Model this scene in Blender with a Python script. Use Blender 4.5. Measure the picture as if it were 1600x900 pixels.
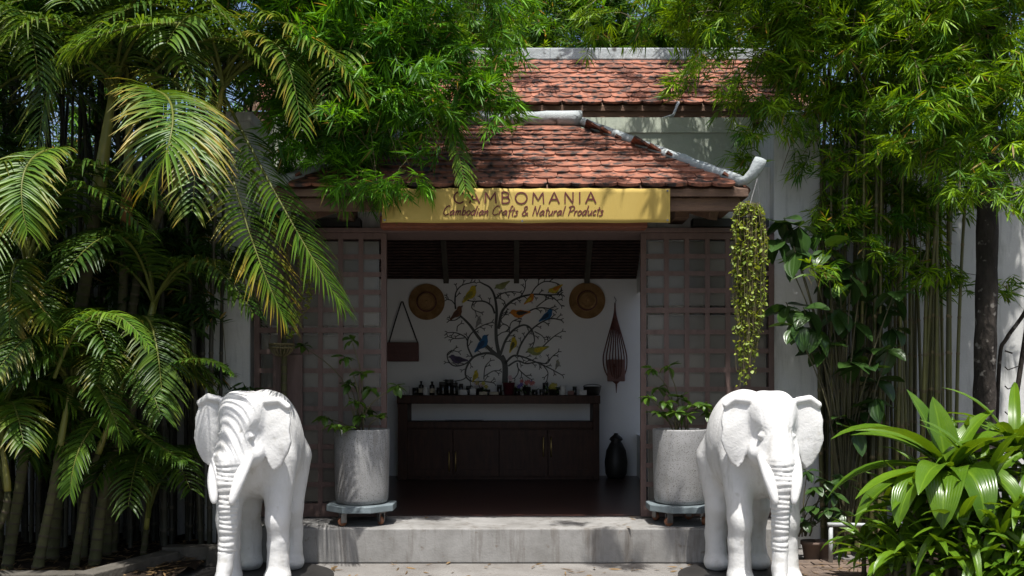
import bpy, bmesh, math, random
import numpy as np
from mathutils import Vector, Matrix

random.seed(7)
RNG = np.random.default_rng(11)
C = bpy.context.scene.collection
SC = bpy.context.scene
for o in list(bpy.data.objects):
    bpy.data.objects.remove(o)

# ------------------------------------------------------------------ camera, sky, sun, exposure
FPX, HOR, CAMZ = 1370.0, 606.0, 1.38          # focal length and horizon row in photo pixels, eye height
cd = bpy.data.cameras.new('camera')
cam = bpy.data.objects.new('camera', cd); C.objects.link(cam)
cam.location = (0, 0, CAMZ); cam.rotation_euler = (math.radians(90), 0, 0)
cd.sensor_width = 36; cd.lens = FPX / 1600 * 36; cd.shift_y = (HOR - 450) / 1600
cd.clip_start = 0.05; cd.clip_end = 400
SC.camera = cam

SUN_EL, SUN_AZ = 69.0, 2.0                   # degrees; the sun stands high behind the viewer
w = bpy.data.worlds.new('World'); SC.world = w; w.use_nodes = True
nt = w.node_tree
bg = nt.nodes['Background']
sky = nt.nodes.new('ShaderNodeTexSky'); sky.sky_type = 'NISHITA'; sky.sun_disc = False
sky.sun_elevation = math.radians(SUN_EL); sky.sun_rotation = math.radians(180 + SUN_AZ)
sky.air_density = 0.8; sky.dust_density = 3.0; nt.links.new(sky.outputs[0], bg.inputs[0]); bg.inputs[1].default_value = 0.14
sl = bpy.data.lights.new('sun', 'SUN'); sl.energy = 5.0; sl.angle = math.radians(0.53); sl.color = (1, 0.97, 0.925)
so = bpy.data.objects.new('sun', sl); C.objects.link(so)
so.rotation_euler = (math.radians(90 - SUN_EL), 0, math.radians(SUN_AZ)); so.location = (0, -5, 20)
SC.view_settings.view_transform = 'Standard'; SC.view_settings.look = 'None'
SC.view_settings.gamma = 1; SC.view_settings.use_curve_mapping = False
SC.view_settings.exposure = 0.55
SC.render.engine = 'CYCLES'
SC.cycles.max_bounces = 8; SC.cycles.diffuse_bounces = 5; SC.cycles.transmission_bounces = 4
SC.cycles.use_denoising = True

# ------------------------------------------------------------------ helpers
def P(px, py, Y):
    return Vector(((px - 800) * Y / FPX, Y, CAMZ - (py - HOR) * Y / FPX))

def tag(o, label=None, cat=None, group=None, kind=None):
    if label: o['label'] = label
    if cat: o['category'] = cat
    if group: o['group'] = group
    if kind: o['kind'] = kind
    return o

def thing(name, label, cat, loc=(0, 0, 0), group=None, rz=0):
    o = bpy.data.objects.new(name, None); C.objects.link(o); o.location = loc; o.rotation_euler = (0, 0, rz)
    o.empty_display_size = 0.1
    return tag(o, label, cat, group)

def worldm(o):
    return (worldm(o.parent) @ o.matrix_parent_inverse @ o.matrix_basis) if o.parent else o.matrix_basis.copy()

def link(name, me, mt, parent=None, smooth=None, local=False):
    """an object; meshes are written in world space unless local, parents are unrotated unless local"""
    o = bpy.data.objects.new(name, me); C.objects.link(o)
    if mt is not None and len(me.materials) == 0: me.materials.append(mt)
    if smooth is not None:
        me.polygons.foreach_set('use_smooth', [smooth] * len(me.polygons))
    if parent:
        o.parent = parent
        if not local: o.matrix_parent_inverse = worldm(parent).inverted()
    return o

class MB:
    def __init__(s): s.v, s.f = [], []
    def add(s, vs, fs):
        n = len(s.v); s.v += [tuple(v) for v in vs]; s.f += [tuple(i + n for i in f) for f in fs]
    def box(s, x0, x1, y0, y1, z0, z1, M=None):
        vs = [Vector((x, y, z)) for z in (z0, z1) for y in (y0, y1) for x in (x0, x1)]
        if M: vs = [M @ v for v in vs]
        s.add(vs, [(0, 2, 3, 1), (4, 5, 7, 6), (0, 1, 5, 4), (2, 6, 7, 3), (0, 4, 6, 2), (1, 3, 7, 5)]); return s
    def bar(s, a, b, w, h, up=Vector((0, 0, 1))):
        a, b = Vector(a), Vector(b); d = (b - a).normalized(); sd = d.cross(up).normalized(); u = sd.cross(d)
        vs = [p + sd * i * w / 2 + u * j * h / 2 for p in (a, b) for i, j in ((-1, -1), (1, -1), (1, 1), (-1, 1))]
        s.add(vs, [(0, 1, 2, 3), (7, 6, 5, 4), (0, 4, 5, 1), (1, 5, 6, 2), (2, 6, 7, 3), (3, 7, 4, 0)]); return s
    def tube(s, pts, rad, n=6, cap=True):
        pts = [Vector(p) for p in pts]
        if not hasattr(rad, '__len__'): rad = [rad] * len(pts)
        vs, fs = [], []; ref = None
        for i, p in enumerate(pts):
            d = (pts[min(i + 1, len(pts) - 1)] - pts[max(i - 1, 0)])
            d = d.normalized() if d.length > 1e-9 else Vector((0, 0, 1))
            if ref is None:
                ref = d.orthogonal().normalized()
            ref = (ref - d * ref.dot(d)).normalized(); q = d.cross(ref)
            vs += [p + (ref * math.cos(2 * math.pi * k / n) + q * math.sin(2 * math.pi * k / n)) * rad[i] for k in range(n)]
        for i in range(len(pts) - 1):
            fs += [(i * n + k, i * n + (k + 1) % n, (i + 1) * n + (k + 1) % n, (i + 1) * n + k) for k in range(n)]
        if cap: fs += [tuple(range(n - 1, -1, -1)), tuple((len(pts) - 1) * n + k for k in range(n))]
        s.add(vs, fs); return s
    def lathe(s, prof, n=24, at=(0, 0, 0), M=None):
        vs, fs = [], []
        for r, z in prof:
            vs += [Vector((r * math.cos(2 * math.pi * k / n), r * math.sin(2 * math.pi * k / n), z)) for k in range(n)]
        if M: vs = [M @ v for v in vs]
        vs = [v + Vector(at) for v in vs]
        for i in range(len(prof) - 1):
            fs += [(i * n + k, i * n + (k + 1) % n, (i + 1) * n + (k + 1) % n, (i + 1) * n + k) for k in range(n)]
        fs += [tuple(range(n - 1, -1, -1)), tuple((len(prof) - 1) * n + k for k in range(n))]
        s.add(vs, fs); return s
    def ribbon(s, pts, w, y0, y1, yf=None):
        """flat strip in an XZ plane from depth y0 (front) to y1; pts are (x, z); w number or list"""
        n = len(pts)
        if not hasattr(w, '__len__'): w = [w] * n
        vs, fs = [], []
        for i, (x, z) in enumerate(pts):
            a, b = pts[max(i - 1, 0)], pts[min(i + 1, n - 1)]
            dx, dz = b[0] - a[0], b[1] - a[1]; l = math.hypot(dx, dz) or 1
            nx, nz = -dz / l * w[i] / 2, dx / l * w[i] / 2
            k = yf(x) if yf else 0
            vs += [(x + nx, y0 + k, z + nz), (x - nx, y0 + k, z - nz), (x + nx, y1 + k, z + nz), (x - nx, y1 + k, z - nz)]
        for i in range(n - 1):
            o, p = i * 4, i * 4 + 4
            fs += [(o, o + 1, p + 1, p), (o, p, p + 2, o + 2), (o + 1, o + 3, p + 3, p + 1)]
        fs += [(0, 2, 3, 1), (n * 4 - 4, n * 4 - 3, n * 4 - 1, n * 4 - 2)]
        s.add(vs, fs); return s
    def mesh(s, name='m'):
        me = bpy.data.meshes.new(name); me.from_pydata(s.v, [], s.f); me.update()
        bm = bmesh.new(); bm.from_mesh(me); bmesh.ops.recalc_face_normals(bm, faces=bm.faces); bm.to_mesh(me); bm.free()
        return me
    def build(s, name, mt, parent=None, smooth=False, bevel=0, local=False):
        me = s.mesh(name)
        if bevel:
            bm = bmesh.new(); bm.from_mesh(me)
            bmesh.ops.bevel(bm, geom=[e for e in bm.edges if e.is_manifold and e.calc_face_angle(0) > 0.6], offset=bevel, segments=2, affect='EDGES', profile=0.5)
            bm.to_mesh(me); bm.free()
        return link(name, me, mt, parent, smooth, local)

def np_mesh(name, V, F, col=None, st=None, smooth=True):
    me = bpy.data.meshes.new(name); V = np.asarray(V, np.float32); F = np.asarray(F, np.int32); k = F.shape[1]
    me.vertices.add(len(V)); me.vertices.foreach_set('co', V.ravel())
    me.loops.add(F.size); me.loops.foreach_set('vertex_index', F.ravel())
    me.polygons.add(len(F)); me.polygons.foreach_set('loop_start', np.arange(0, F.size, k, dtype=np.int32))
    me.polygons.foreach_set('loop_total', np.full(len(F), k, np.int32))
    me.polygons.foreach_set('use_smooth', np.full(len(F), smooth))
    if col is not None:
        a = me.attributes.new('Col', 'FLOAT_COLOR', 'POINT')
        a.data.foreach_set('color', np.concatenate([col, np.ones((len(col), 1))], 1).astype(np.float32).ravel())
    if st is not None:
        a = me.attributes.new('st', 'FLOAT_VECTOR', 'POINT')
        a.data.foreach_set('vector', np.asarray(st, np.float32).ravel())
    me.update(); me.validate()
    return me

def crom(pts, n=8):
    """Catmull-Rom through a list of tuples"""
    pts = [tuple(p) for p in pts]
    if len(pts) < 3: return pts
    q = [pts[0]] + pts + [pts[-1]]; out = []
    for i in range(1, len(q) - 2):
        for k in range(n):
            t = k / n
            out.append(tuple(0.5 * (2 * b + (c - a) * t + (2 * a - 5 * b + 4 * c - d) * t * t + (3 * b - a - 3 * c + d) * t ** 3)
                             for a, b, c, d in zip(q[i - 1], q[i], q[i + 1], q[i + 2])))
    out.append(pts[-1]); return out

# ------------------------------------------------------------------ materials
def newmat(name):
    m = bpy.data.materials.new(name); m.use_nodes = True
    return m, m.node_tree, m.node_tree.nodes['Principled BSDF']

def N(nt, t, **kw):
    n = nt.nodes.new(t)
    for k, v in kw.items():
        if k in n.inputs: n.inputs[k].default_value = v
        else: setattr(n, k, v)
    return n

def mixc(nt, fac, a, b, mode='MIX'):
    n = nt.nodes.new('ShaderNodeMix'); n.data_type = 'RGBA'; n.blend_type = mode
    for sock, val in ((n.inputs[0], fac), (n.inputs[6], a), (n.inputs[7], b)):
        if isinstance(val, bpy.types.NodeSocket): nt.links.new(val, sock)
        elif isinstance(val, (int, float)): sock.default_value = val
        else: sock.default_value = (*val, 1)
    return n.outputs[2]

def ramp(nt, src, a, b, ca=(0, 0, 0), cb=(1, 1, 1)):
    r = nt.nodes.new('ShaderNodeValToRGB'); r.color_ramp.elements[0].position = a; r.color_ramp.elements[1].position = b
    r.color_ramp.elements[0].color = (*ca, 1); r.color_ramp.elements[1].color = (*cb, 1)
    nt.links.new(src, r.inputs[0]); return r.outputs[0]

def noise(nt, scale, detail=6, rough=0.6, stretch=None, coord='pos'):
    if coord == 'pos': src = N(nt, 'ShaderNodeNewGeometry').outputs['Position']
    else: src = N(nt, 'ShaderNodeTexCoord').outputs['Object']
    if stretch:
        mp = N(nt, 'ShaderNodeMapping'); mp.inputs['Scale'].default_value = stretch; nt.links.new(src, mp.inputs[0]); src = mp.outputs[0]
    n = N(nt, 'ShaderNodeTexNoise'); n.inputs['Scale'].default_value = scale; n.inputs['Detail'].default_value = detail
    n.inputs['Roughness'].default_value = rough; nt.links.new(src, n.inputs['Vector']); return n.outputs[0]

def bump(nt, b, src, strength=0.3, dist=0.01):
    n = N(nt, 'ShaderNodeBump'); n.inputs['Strength'].default_value = strength; n.inputs['Distance'].default_value = dist
    nt.links.new(src, n.inputs['Height'])
    if b.inputs['Normal'].links: nt.links.new(b.inputs['Normal'].links[0].from_socket, n.inputs['Normal'])
    nt.links.new(n.outputs[0], b.inputs['Normal'])

def mat(name, c1, c2=None, scale=4, rough=0.6, bmp=0.0, bscale=30, spec=0.5, rnd=0.0, stretch=None, lo=0.35, hi=0.65, streak=None, spots=None, coord='pos', metal=0.0):
    m, nt, b = newmat(name)
    c2 = c2 or tuple(x * 0.8 for x in c1)
    col = mixc(nt, ramp(nt, noise(nt, scale, 6, 0.65, stretch, coord), lo, hi), c1, c2)
    if streak:   # run-off stains: (colour, amount)
        col = mixc(nt, ramp(nt, noise(nt, 3.0, 5, 0.7, (4, 4, 0.45), coord), 0.52, 0.75, (0, 0, 0), (streak[1],) * 3), col, streak[0])
    if spots:    # speckle: (scale, colour, lo, hi)
        col = mixc(nt, ramp(nt, noise(nt, spots[0], 2, 0.5, None, coord), spots[2], spots[3]), col, spots[1])
    if rnd:
        oi = N(nt, 'ShaderNodeObjectInfo'); hsv = N(nt, 'ShaderNodeHueSaturation')
        mr = N(nt, 'ShaderNodeMapRange'); mr.inputs['To Min'].default_value = 1 - rnd; mr.inputs['To Max'].default_value = 1 + rnd
        nt.links.new(oi.outputs['Random'], mr.inputs[0]); nt.links.new(mr.outputs[0], hsv.inputs['Value']); nt.links.new(col, hsv.inputs['Color'])
        col = hsv.outputs[0]
    nt.links.new(col, b.inputs['Base Color'])
    b.inputs['Roughness'].default_value = rough; b.inputs['Specular IOR Level'].default_value = spec; b.inputs['Metallic'].default_value = metal
    if bmp: bump(nt, b, noise(nt, bscale, 8, 0.6, stretch, coord), bmp, 0.02)
    return m

def leafmat(name, attr=True, base=(0.05, 0.12, 0.02), rough=0.38, trans=0.3, veins=0, rnd=0.2, tint=(1.6, 1.3, 0.4), spec=0.45):
    """a thin leaf: gloss over a diffuse that lets some light through"""
    m, nt, b = newmat(name)
    if attr:
        col = N(nt, 'ShaderNodeAttribute', attribute_name='Col').outputs['Color']
    else:
        oi = N(nt, 'ShaderNodeObjectInfo')
        a = tuple(x * (1 - rnd) for x in base); c = (base[0] * (1 + 2 * rnd), base[1] * (1 + rnd), base[2])
        col = mixc(nt, oi.outputs['Random'], a, c)
        col = mixc(nt, ramp(nt, noise(nt, 7), 0.45, 0.8, (0, 0, 0), (0.5,) * 3), col, (base[0] * 2.0, base[1] * 1.5, base[2]))
    if veins:
        at = N(nt, 'ShaderNodeAttribute', attribute_name='st'); sx = N(nt, 'ShaderNodeSeparateXYZ'); nt.links.new(at.outputs['Vector'], sx.inputs[0])
        mu = N(nt, 'ShaderNodeMath', operation='MULTIPLY'); mu.inputs[1].default_value = veins; nt.links.new(sx.outputs[0], mu.inputs[0])
        sn = N(nt, 'ShaderNodeMath', operation='SINE'); nt.links.new(mu.outputs[0], sn.inputs[0])
        bump(nt, b, sn.outputs[0], 0.25, 0.002)
        ab = N(nt, 'ShaderNodeMath', operation='ABSOLUTE'); nt.links.new(sx.outputs[0], ab.inputs[0])
        col = mixc(nt, ramp(nt, ab.outputs[0], 0.0, 0.12, (0.5,) * 3, (0, 0, 0)), col, (base[0] * 2.6, base[1] * 1.9, base[2] * 2))
    nt.links.new(col, b.inputs['Base Color']); b.inputs['Roughness'].default_value = rough
    b.inputs['Specular IOR Level'].default_value = spec
    tr = N(nt, 'ShaderNodeBsdfTranslucent'); nt.links.new(mixc(nt, 1.0, col, tint, 'MULTIPLY'), tr.inputs[0])
    mx = N(nt, 'ShaderNodeMixShader'); mx.inputs[0].default_value = trans
    out = nt.nodes['Material Output']
    nt.links.new(b.outputs[0], mx.inputs[1]); nt.links.new(tr.outputs[0], mx.inputs[2]); nt.links.new(mx.outputs[0], out.inputs[0])
    return m

M = dict(
    concrete=mat('worn concrete', (0.29, 0.285, 0.275), (0.165, 0.16, 0.15), 2.2, 0.85, 0.14, 60, 0.3, streak=((0.11, 0.095, 0.08), 0.9), spots=(18, (0.17, 0.15, 0.13), 0.66, 0.76)),
    patio=mat('patio concrete', (0.215, 0.207, 0.195), (0.14, 0.13, 0.12), 1.8, 0.9, 0.4, 50, 0.3, spots=(40, (0.13, 0.11, 0.1), 0.64, 0.72)),
    plaster=mat('white plaster', (0.66, 0.66, 0.64), (0.56, 0.56, 0.54), 1.3, 0.8, 0.15, 40, 0.3, streak=((0.28, 0.285, 0.265), 0.75)),
    greenplaster=mat('pale green plaster', (0.44, 0.475, 0.385), (0.37, 0.41, 0.335), 1.3, 0.8, 0.15, 40, 0.3, streak=((0.28, 0.32, 0.29), 0.5)),
    inner=mat('interior white paint', (0.80, 0.80, 0.79), (0.76, 0.76, 0.75), 2, 0.8, 0.05, 40, 0.3),
    statue=mat('white statue paint', (0.62, 0.62, 0.615), (0.57, 0.567, 0.555), 5, 0.6, 0.2, 55, 0.4, streak=((0.36, 0.345, 0.31), 0.65), spots=(14, (0.47, 0.46, 0.43), 0.64, 0.78), coord='obj'),
    tusk=mat('tusk paint', (0.66, 0.66, 0.65), (0.62, 0.615, 0.605), 6, 0.5, 0.12, 50, 0.4, coord='obj'),
    tile=mat('terracotta tile', (0.31, 0.125, 0.078), (0.185, 0.078, 0.052), 6, 0.85, 0.3, 60, 0.25, rnd=0.28, spots=(14, (0.05, 0.038, 0.034), 0.47, 0.63)),
    mortar=mat('white ridge mortar', (0.42, 0.45, 0.455), (0.29, 0.32, 0.325), 3, 0.9, 0.4, 40, 0.2, spots=(9, (0.10, 0.10, 0.095), 0.60, 0.72)),
    wood=mat('weathered brown wood', (0.16, 0.095, 0.06), (0.10, 0.06, 0.042), 5, 0.7, 0.3, 30, 0.3, stretch=(1, 6, 6)),
    redwood=mat('varnished red brown beam', (0.26, 0.085, 0.04), (0.17, 0.055, 0.03), 5, 0.45, 0.15, 30, 0.5, stretch=(1, 8, 8)),
    doorwood=mat('faded red brown door wood', (0.150, 0.098, 0.086), (0.11, 0.073, 0.064), 4, 0.65, 0.2, 30, 0.35, stretch=(5, 5, 1)),
    pane=mat('frosted pane', (0.118, 0.106, 0.09), (0.092, 0.084, 0.072), 3, 0.28, 0.05, 20, 0.5, rnd=0.35),
    darkwood=mat('dark varnished wood', (0.068, 0.030, 0.017), (0.034, 0.016, 0.010), 4, 0.5, 0.12, 20, 0.22, stretch=(6, 6, 1)),
    floor=mat('dark red polished floor', (0.065, 0.028, 0.022), (0.04, 0.02, 0.017), 3, 0.30, 0.05, 20, 0.5),
    black=mat('black paint', (0.016, 0.015, 0.014), (0.026, 0.024, 0.022), 5, 0.5, 0.1, 30),
    decal=mat('dark green metal', (0.030, 0.036, 0.030), (0.02, 0.022, 0.02), 8, 0.5),
    brass=mat('brass', (0.55, 0.40, 0.16), (0.45, 0.32, 0.12), 8, 0.35, metal=0.9),
    straw=mat('woven straw', (0.36, 0.22, 0.095), (0.25, 0.145, 0.06), 9, 0.8, 0.5, 120, 0.2, lo=0.4, hi=0.6),
    leather=mat('maroon leather', (0.13, 0.045, 0.035), (0.085, 0.03, 0.025), 8, 0.5, 0.2, 60),
    strap=mat('black strap', (0.02, 0.02, 0.02), None, 8, 0.7),
    cord=mat('red brown cord', (0.16, 0.055, 0.04), (0.10, 0.04, 0.03), 20, 0.8),
    pouch=mat('dull pink pouch', (0.24, 0.13, 0.115), (0.18, 0.10, 0.09), 8, 0.8),
    banner=mat('yellow banner cloth', (0.43, 0.315, 0.088), (0.38, 0.27, 0.068), 1.6, 0.75, 0.06, 80, 0.2, stretch=(1, 1, 0.3)),
    ink=mat('dark red print', (0.095, 0.007, 0.007), (0.075, 0.006, 0.006), 20, 0.7),
    terrazzo=mat('grey terrazzo', (0.30, 0.30, 0.30), (0.21, 0.21, 0.208), 2.5, 0.6, 0.15, 90, 0.4, streak=((0.16, 0.145, 0.125), 0.75), spots=(120, (0.10, 0.095, 0.085), 0.57, 0.66)),
    dolly=mat('blue grey painted board', (0.165, 0.20, 0.215), (0.12, 0.15, 0.16), 6, 0.55, 0.15, 40),
    rubber=mat('orange brown wheel', (0.26, 0.10, 0.045), (0.19, 0.08, 0.04), 10, 0.5),
    steel=mat('dull steel', (0.22, 0.22, 0.22), (0.14, 0.135, 0.13), 10, 0.4, metal=0.8),
    pvc=mat('white plastic pipe', (0.45, 0.47, 0.47), (0.33, 0.35, 0.35), 6, 0.5),
    soil=mat('dark planting soil', (0.035, 0.025, 0.018), (0.02, 0.015, 0.011), 8, 0.95, 0.8, 30, 0.1),
    litter=mat('dry leaf litter', (0.20, 0.13, 0.065), (0.10, 0.065, 0.035), 9, 0.8, spec=0.2),
    kerb=mat('mossy kerb stone', (0.115, 0.105, 0.09), (0.065, 0.06, 0.05), 4, 0.9, 0.5, 40, 0.2),
    paver=mat('brown clay paver', (0.17, 0.125, 0.095), (0.11, 0.085, 0.07), 5, 0.85, 0.4, 50, 0.2, rnd=0.2),
    bark=mat('dark mottled bark', (0.060, 0.050, 0.043), (0.028, 0.024, 0.021), 6, 0.95, 1.0, 22, 0.15, stretch=(1, 1, 0.45), spots=(16, (0.22, 0.20, 0.18), 0.62, 0.72)),
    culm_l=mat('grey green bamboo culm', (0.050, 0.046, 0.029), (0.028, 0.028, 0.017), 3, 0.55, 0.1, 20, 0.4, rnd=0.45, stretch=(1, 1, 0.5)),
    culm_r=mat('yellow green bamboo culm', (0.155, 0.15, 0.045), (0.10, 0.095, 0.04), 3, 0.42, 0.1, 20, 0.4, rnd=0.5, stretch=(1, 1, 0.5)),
    ring_l=mat('pale bamboo node', (0.085, 0.075, 0.05), (0.05, 0.045, 0.03), 8, 0.7),
    ring_r=mat('brown bamboo node', (0.21, 0.155, 0.075), (0.12, 0.10, 0.05), 8, 0.7),
    scar=mat('palm leaf scar', (0.06, 0.048, 0.03), (0.09, 0.07, 0.045), 8, 0.85),
    twig=mat('bamboo twig', (0.15, 0.12, 0.05), (0.09, 0.08, 0.035), 6, 0.7),
    trunk=mat('ringed palm trunk', (0.115, 0.11, 0.05), (0.06, 0.062, 0.03), 4, 0.8, 0.4, 30, 0.2, rnd=0.2),
    shaft=mat('green yellow crownshaft', (0.15, 0.19, 0.04), (0.26, 0.22, 0.05), 2.5, 0.4, 0.05, 20, 0.5, rnd=0.3, stretch=(1, 1, 0.3)),
    sheath=mat('dry orange sheath', (0.36, 0.165, 0.045), (0.24, 0.11, 0.05), 4, 0.7, 0.2, 30, 0.3),
    stem=mat('green brown stem', (0.11, 0.10, 0.045), (0.07, 0.06, 0.035), 6, 0.7),
    white=mat('white card', (0.6, 0.6, 0.58), None, 8, 0.6),
    maroon=mat('maroon pot glaze', (0.10, 0.018, 0.03), None, 8, 0.3),
    bottle=mat('dark bottle glass', (0.015, 0.012, 0.010), None, 8, 0.12),
    cream=mat('cream paper', (0.45, 0.40, 0.30), None, 8, 0.7),
    clay=mat('dull clay pot', (0.19, 0.13, 0.10), (0.13, 0.09, 0.07), 5, 0.8),
)
M['leaf'] = leafmat('bamboo leaf', trans=0.33, rough=0.5, spec=0.25)
M['palmleaf'] = leafmat('palm leaflet', trans=0.30, rough=0.4, spec=0.28, tint=(1.5, 1.25, 0.45))
M['straple'] = leafmat('broad strap leaf', False, (0.072, 0.165, 0.012), 0.27, 0.30, veins=40, rnd=0.25)
M['bigleaf'] = leafmat('dark oval leaf', False, (0.024, 0.065, 0.014), 0.35, 0.2, veins=14, rnd=0.25)
M['potleaf'] = leafmat('potted shrub leaf', False, (0.045, 0.115, 0.016), 0.35, 0.3, veins=10, rnd=0.35)
M['vine'] = leafmat('button vine leaf', trans=0.3, rough=0.5)

# ================================================================== the setting
PLAT, Y_STEP, Y_DOOR, Y_BACK = 0.277, 6.88, 7.45, 10.96
g = MB(); g.add([(-60, -60, 0), (60, -60, 0), (60, 60, 0), (-60, 60, 0)], [(0, 1, 2, 3)])
ground = tag(g.build('ground', M['patio']), kind='structure')
ground['label'] = 'worn concrete patio in front of the shop step'
pf = MB(); pf.box(-2.25, 2.25, Y_STEP, 7.56, 0.002, PLAT)
step = tag(pf.build('concrete_step', M['concrete'], bevel=0.012), 'low grey concrete step along the shop front', kind='structure')
pf = MB(); pf.box(-2.2, 2.2, 7.56, 11.2, 0.002, PLAT + 0.003)
tag(pf.build('floor', M['floor']), 'dark polished shop floor', kind='structure')

# planting beds: dark soil behind low kerbs
for name, x0, x1, y0, y1 in (('planting_bed', -9, -2.35, 6.05, 7.9), ('planting_bed', 2.95, 9, 4.6, 7.9)):
    n = 40; V = []; F = []
    for j in range(13):
        for i in range(n):
            V.append((x0 + (x1 - x0) * i / (n - 1), y0 + (y1 - y0) * j / 12, 0.06 + 0.04 * math.sin(i * 1.7 + j * 2.3) * math.sin(i * 0.6 - j)))
    F = [(j * n + i, j * n + i + 1, (j + 1) * n + i + 1, (j + 1) * n + i) for j in range(12) for i in range(n - 1)]
    me = bpy.data.meshes.new(name); me.from_pydata(V, [], F)
    tag(link(name, me, M['soil'], None, True), 'dark planting bed behind a kerb', kind='structure')
def kerb(pts, h, wd, label):
    m = MB()
    for a, b in zip(pts[:-1], pts[1:]):
        m.bar((a[0], a[1], h / 2 + 0.002), (b[0], b[1], h / 2 + 0.002), wd, h)
    tag(m.build('kerb', M['kerb'], bevel=0.008), label, kind='structure')
kerb([(-9, 5.98), (-2.95, 5.98)], 0.12, 0.14, 'low dark kerb before the palms')
kerb([(-2.88, 5.9), (-2.62, 6.72)], 0.13, 0.16, 'low dark kerb before the palms')
kerb([(-2.7, 6.82), (-2.27, 6.82)], 0.15, 0.14, 'low dark kerb before the palms')
kerb([(2.88, 6.9), (2.72, 5.4), (2.65, 4.0)], 0.14, 0.13, 'low brown kerb of the right bed')

# clay pavers between the right elephant and the bed
pm = MB(); pm.box(-0.098, 0.098, -0.048, 0.048, 0, 0.03); pme = pm.mesh('paver'); pme.materials.append(M['paver'])
k = 0
for j in range(9):
    for i in range(4):
        o = link('paver', pme, None, ground, local=True)
        o.location = (2.10 + 0.205 * i + (0.1 if j % 2 else 0), 6.0 + 0.104 * j, 0.004 + random.uniform(-.004, .004))
        o.rotation_euler = (random.uniform(-.015, .015), random.uniform(-.015, .015), random.uniform(-.02, .02))

# ================================================================== boundary walls
wl = MB(); wl.box(-12, -2.66, 7.95, 8.15, 0, 3.35); wl.box(-12, -2.66, 7.92, 8.18, 3.35, 3.43)
tag(wl.build('boundary_wall', M['plaster']), 'white garden wall behind the palms and dark bamboo', 'wall')
wl = MB(); wl.box(2.66, 12, 7.95, 8.15, 0, 3.5); wl.box(2.66, 12, 7.92, 8.18, 3.5, 3.58)
tag(wl.build('boundary_wall', M['plaster']), 'white garden wall behind the yellow green bamboo and dark trunk', 'wall')

# ================================================================== shop building
shop = thing('shop_building', 'white plastered shop entrance with tiled hip roof and lattice doors', 'building', (0, 7.5, 0))
def part(name, mt, parent=None, smooth=False, bevel=0, **k):
    m = MB(); k['f'](m); return m.build(name, mt, parent or shop, smooth, bevel)
# gate pillars on both sides of the doors
for s in (-1, 1):
    m = MB(); m.box(min(s * 2.24, s * 2.64), max(s * 2.24, s * 2.64), 7.5, 8.3, 0, 3.66); m.box(min(s * 2.22, s * 2.66), max(s * 2.22, s * 2.66), 7.48, 8.32, 3.66, 3.74)
    m.build('pillar', M['plaster'], shop, bevel=0.01)
part('lintel_wall', M['plaster'], f=lambda m: m.box(-2.24, 2.24, 7.62, 7.78, 2.735, 3.30))
part('upper_wall', M['greenplaster'], f=lambda m: (m.box(-2.24, 2.24, 8.19, 8.34, 3.0, 3.76), m.box(-2.24, 2.24, 8.17, 8.36, 3.76, 3.90)))
# door head: rail, black slot boxes, red brown beam over the doorway
part('door_rail', M['doorwood'], bevel=0.004, f=lambda m: m.box(-2.22, 2.22, 7.40, 7.80, 2.695, 2.732))
part('dark_rail_slot', M['black'], f=lambda m: m.box(1.55, 2.2, 7.5, 7.615, 2.76, 2.83))  # solid black box standing in for the shade of the rail recess
part('dark_rail_slot', M['black'], f=lambda m: m.box(-2.2, -1.3, 7.5, 7.615, 2.76, 2.83))
part('door_head_beam', M['redwood'], bevel=0.006, f=lambda m: m.box(-1.09, 1.12, 7.24, 7.39, 2.705, 2.80))
for x in (-1.40, 1.42):
    part('bracket', M['wood'], bevel=0.004, f=lambda m: m.box(x - 0.06, x + 0.06, 7.32, 7.62, 2.80, 2.97))
# room shell
part('back_wall', M['inner'], f=lambda m: m.box(-2.5, 1.75, Y_BACK, Y_BACK + 0.2, 0, 3.9))
part('side_wall', M['inner'], f=lambda m: (m.box(-2.5, -2.3, 7.8, Y_BACK, 0, 3.2), m.box(-2.5, -2.3, 8.37, Y_BACK, 3.2, 3.78)))
part('side_wall', M['inner'], f=lambda m: (m.box(1.56, 1.76, 7.8, 10.66, 0, 3.2), m.box(1.56, 1.76, 8.37, 10.66, 3.2, 3.78), m.box(1.56, 1.76, 10.66, Y_BACK, 0, 0.80), m.box(1.56, 1.76, 10.66, Y_BACK, 2.55, 3.78)))
part('side_wall', M['plaster'], f=lambda m: m.box(1.77, 2.235, 7.8, 7.95, 0, 3.2))
# sloping ceiling: dark tile undersides on battens, three rafters
sl0, sl1 = Vector((0, Y_BACK, 2.76)), Vector((0, 9.2, 4.46))
m = MB(); m.add([(-2.4, 11.1, 2.66), (1.7, 11.1, 2.66), (1.7, 9.85, 3.8725), (-2.4, 9.85, 3.8725), (-2.4, 11.1, 2.72), (1.7, 11.1, 2.72), (1.7, 9.85, 3.9325), (-2.4, 9.85, 3.9325)],
                [(0, 1, 2, 3), (7, 6, 5, 4), (0, 4, 5, 1), (2, 6, 7, 3), (0, 3, 7, 4), (1, 5, 6, 2)])
ceil = m.build('ceiling', M['darkwood'], shop)
m = MB()
up = (sl1 - sl0).normalized(); nrm = Vector((0, -up.z, up.y)) * -1
for i in range(26):
    c = sl0 + up * (0.02 + i * 0.045) + Vector((0, -0.04, -0.04)) * 0.5
    m.bar((-2.3, c.y, c.z), (1.55, c.y, c.z), 0.030, 0.022, up=Vector((0, -1, 1)))
tag(m.build('battens', mat('dark tile undersides', (0.075, 0.04, 0.032), (0.04, 0.022, 0.02), 12, 0.8, 0.3, 40), ceil), kind='stuff')
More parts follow.
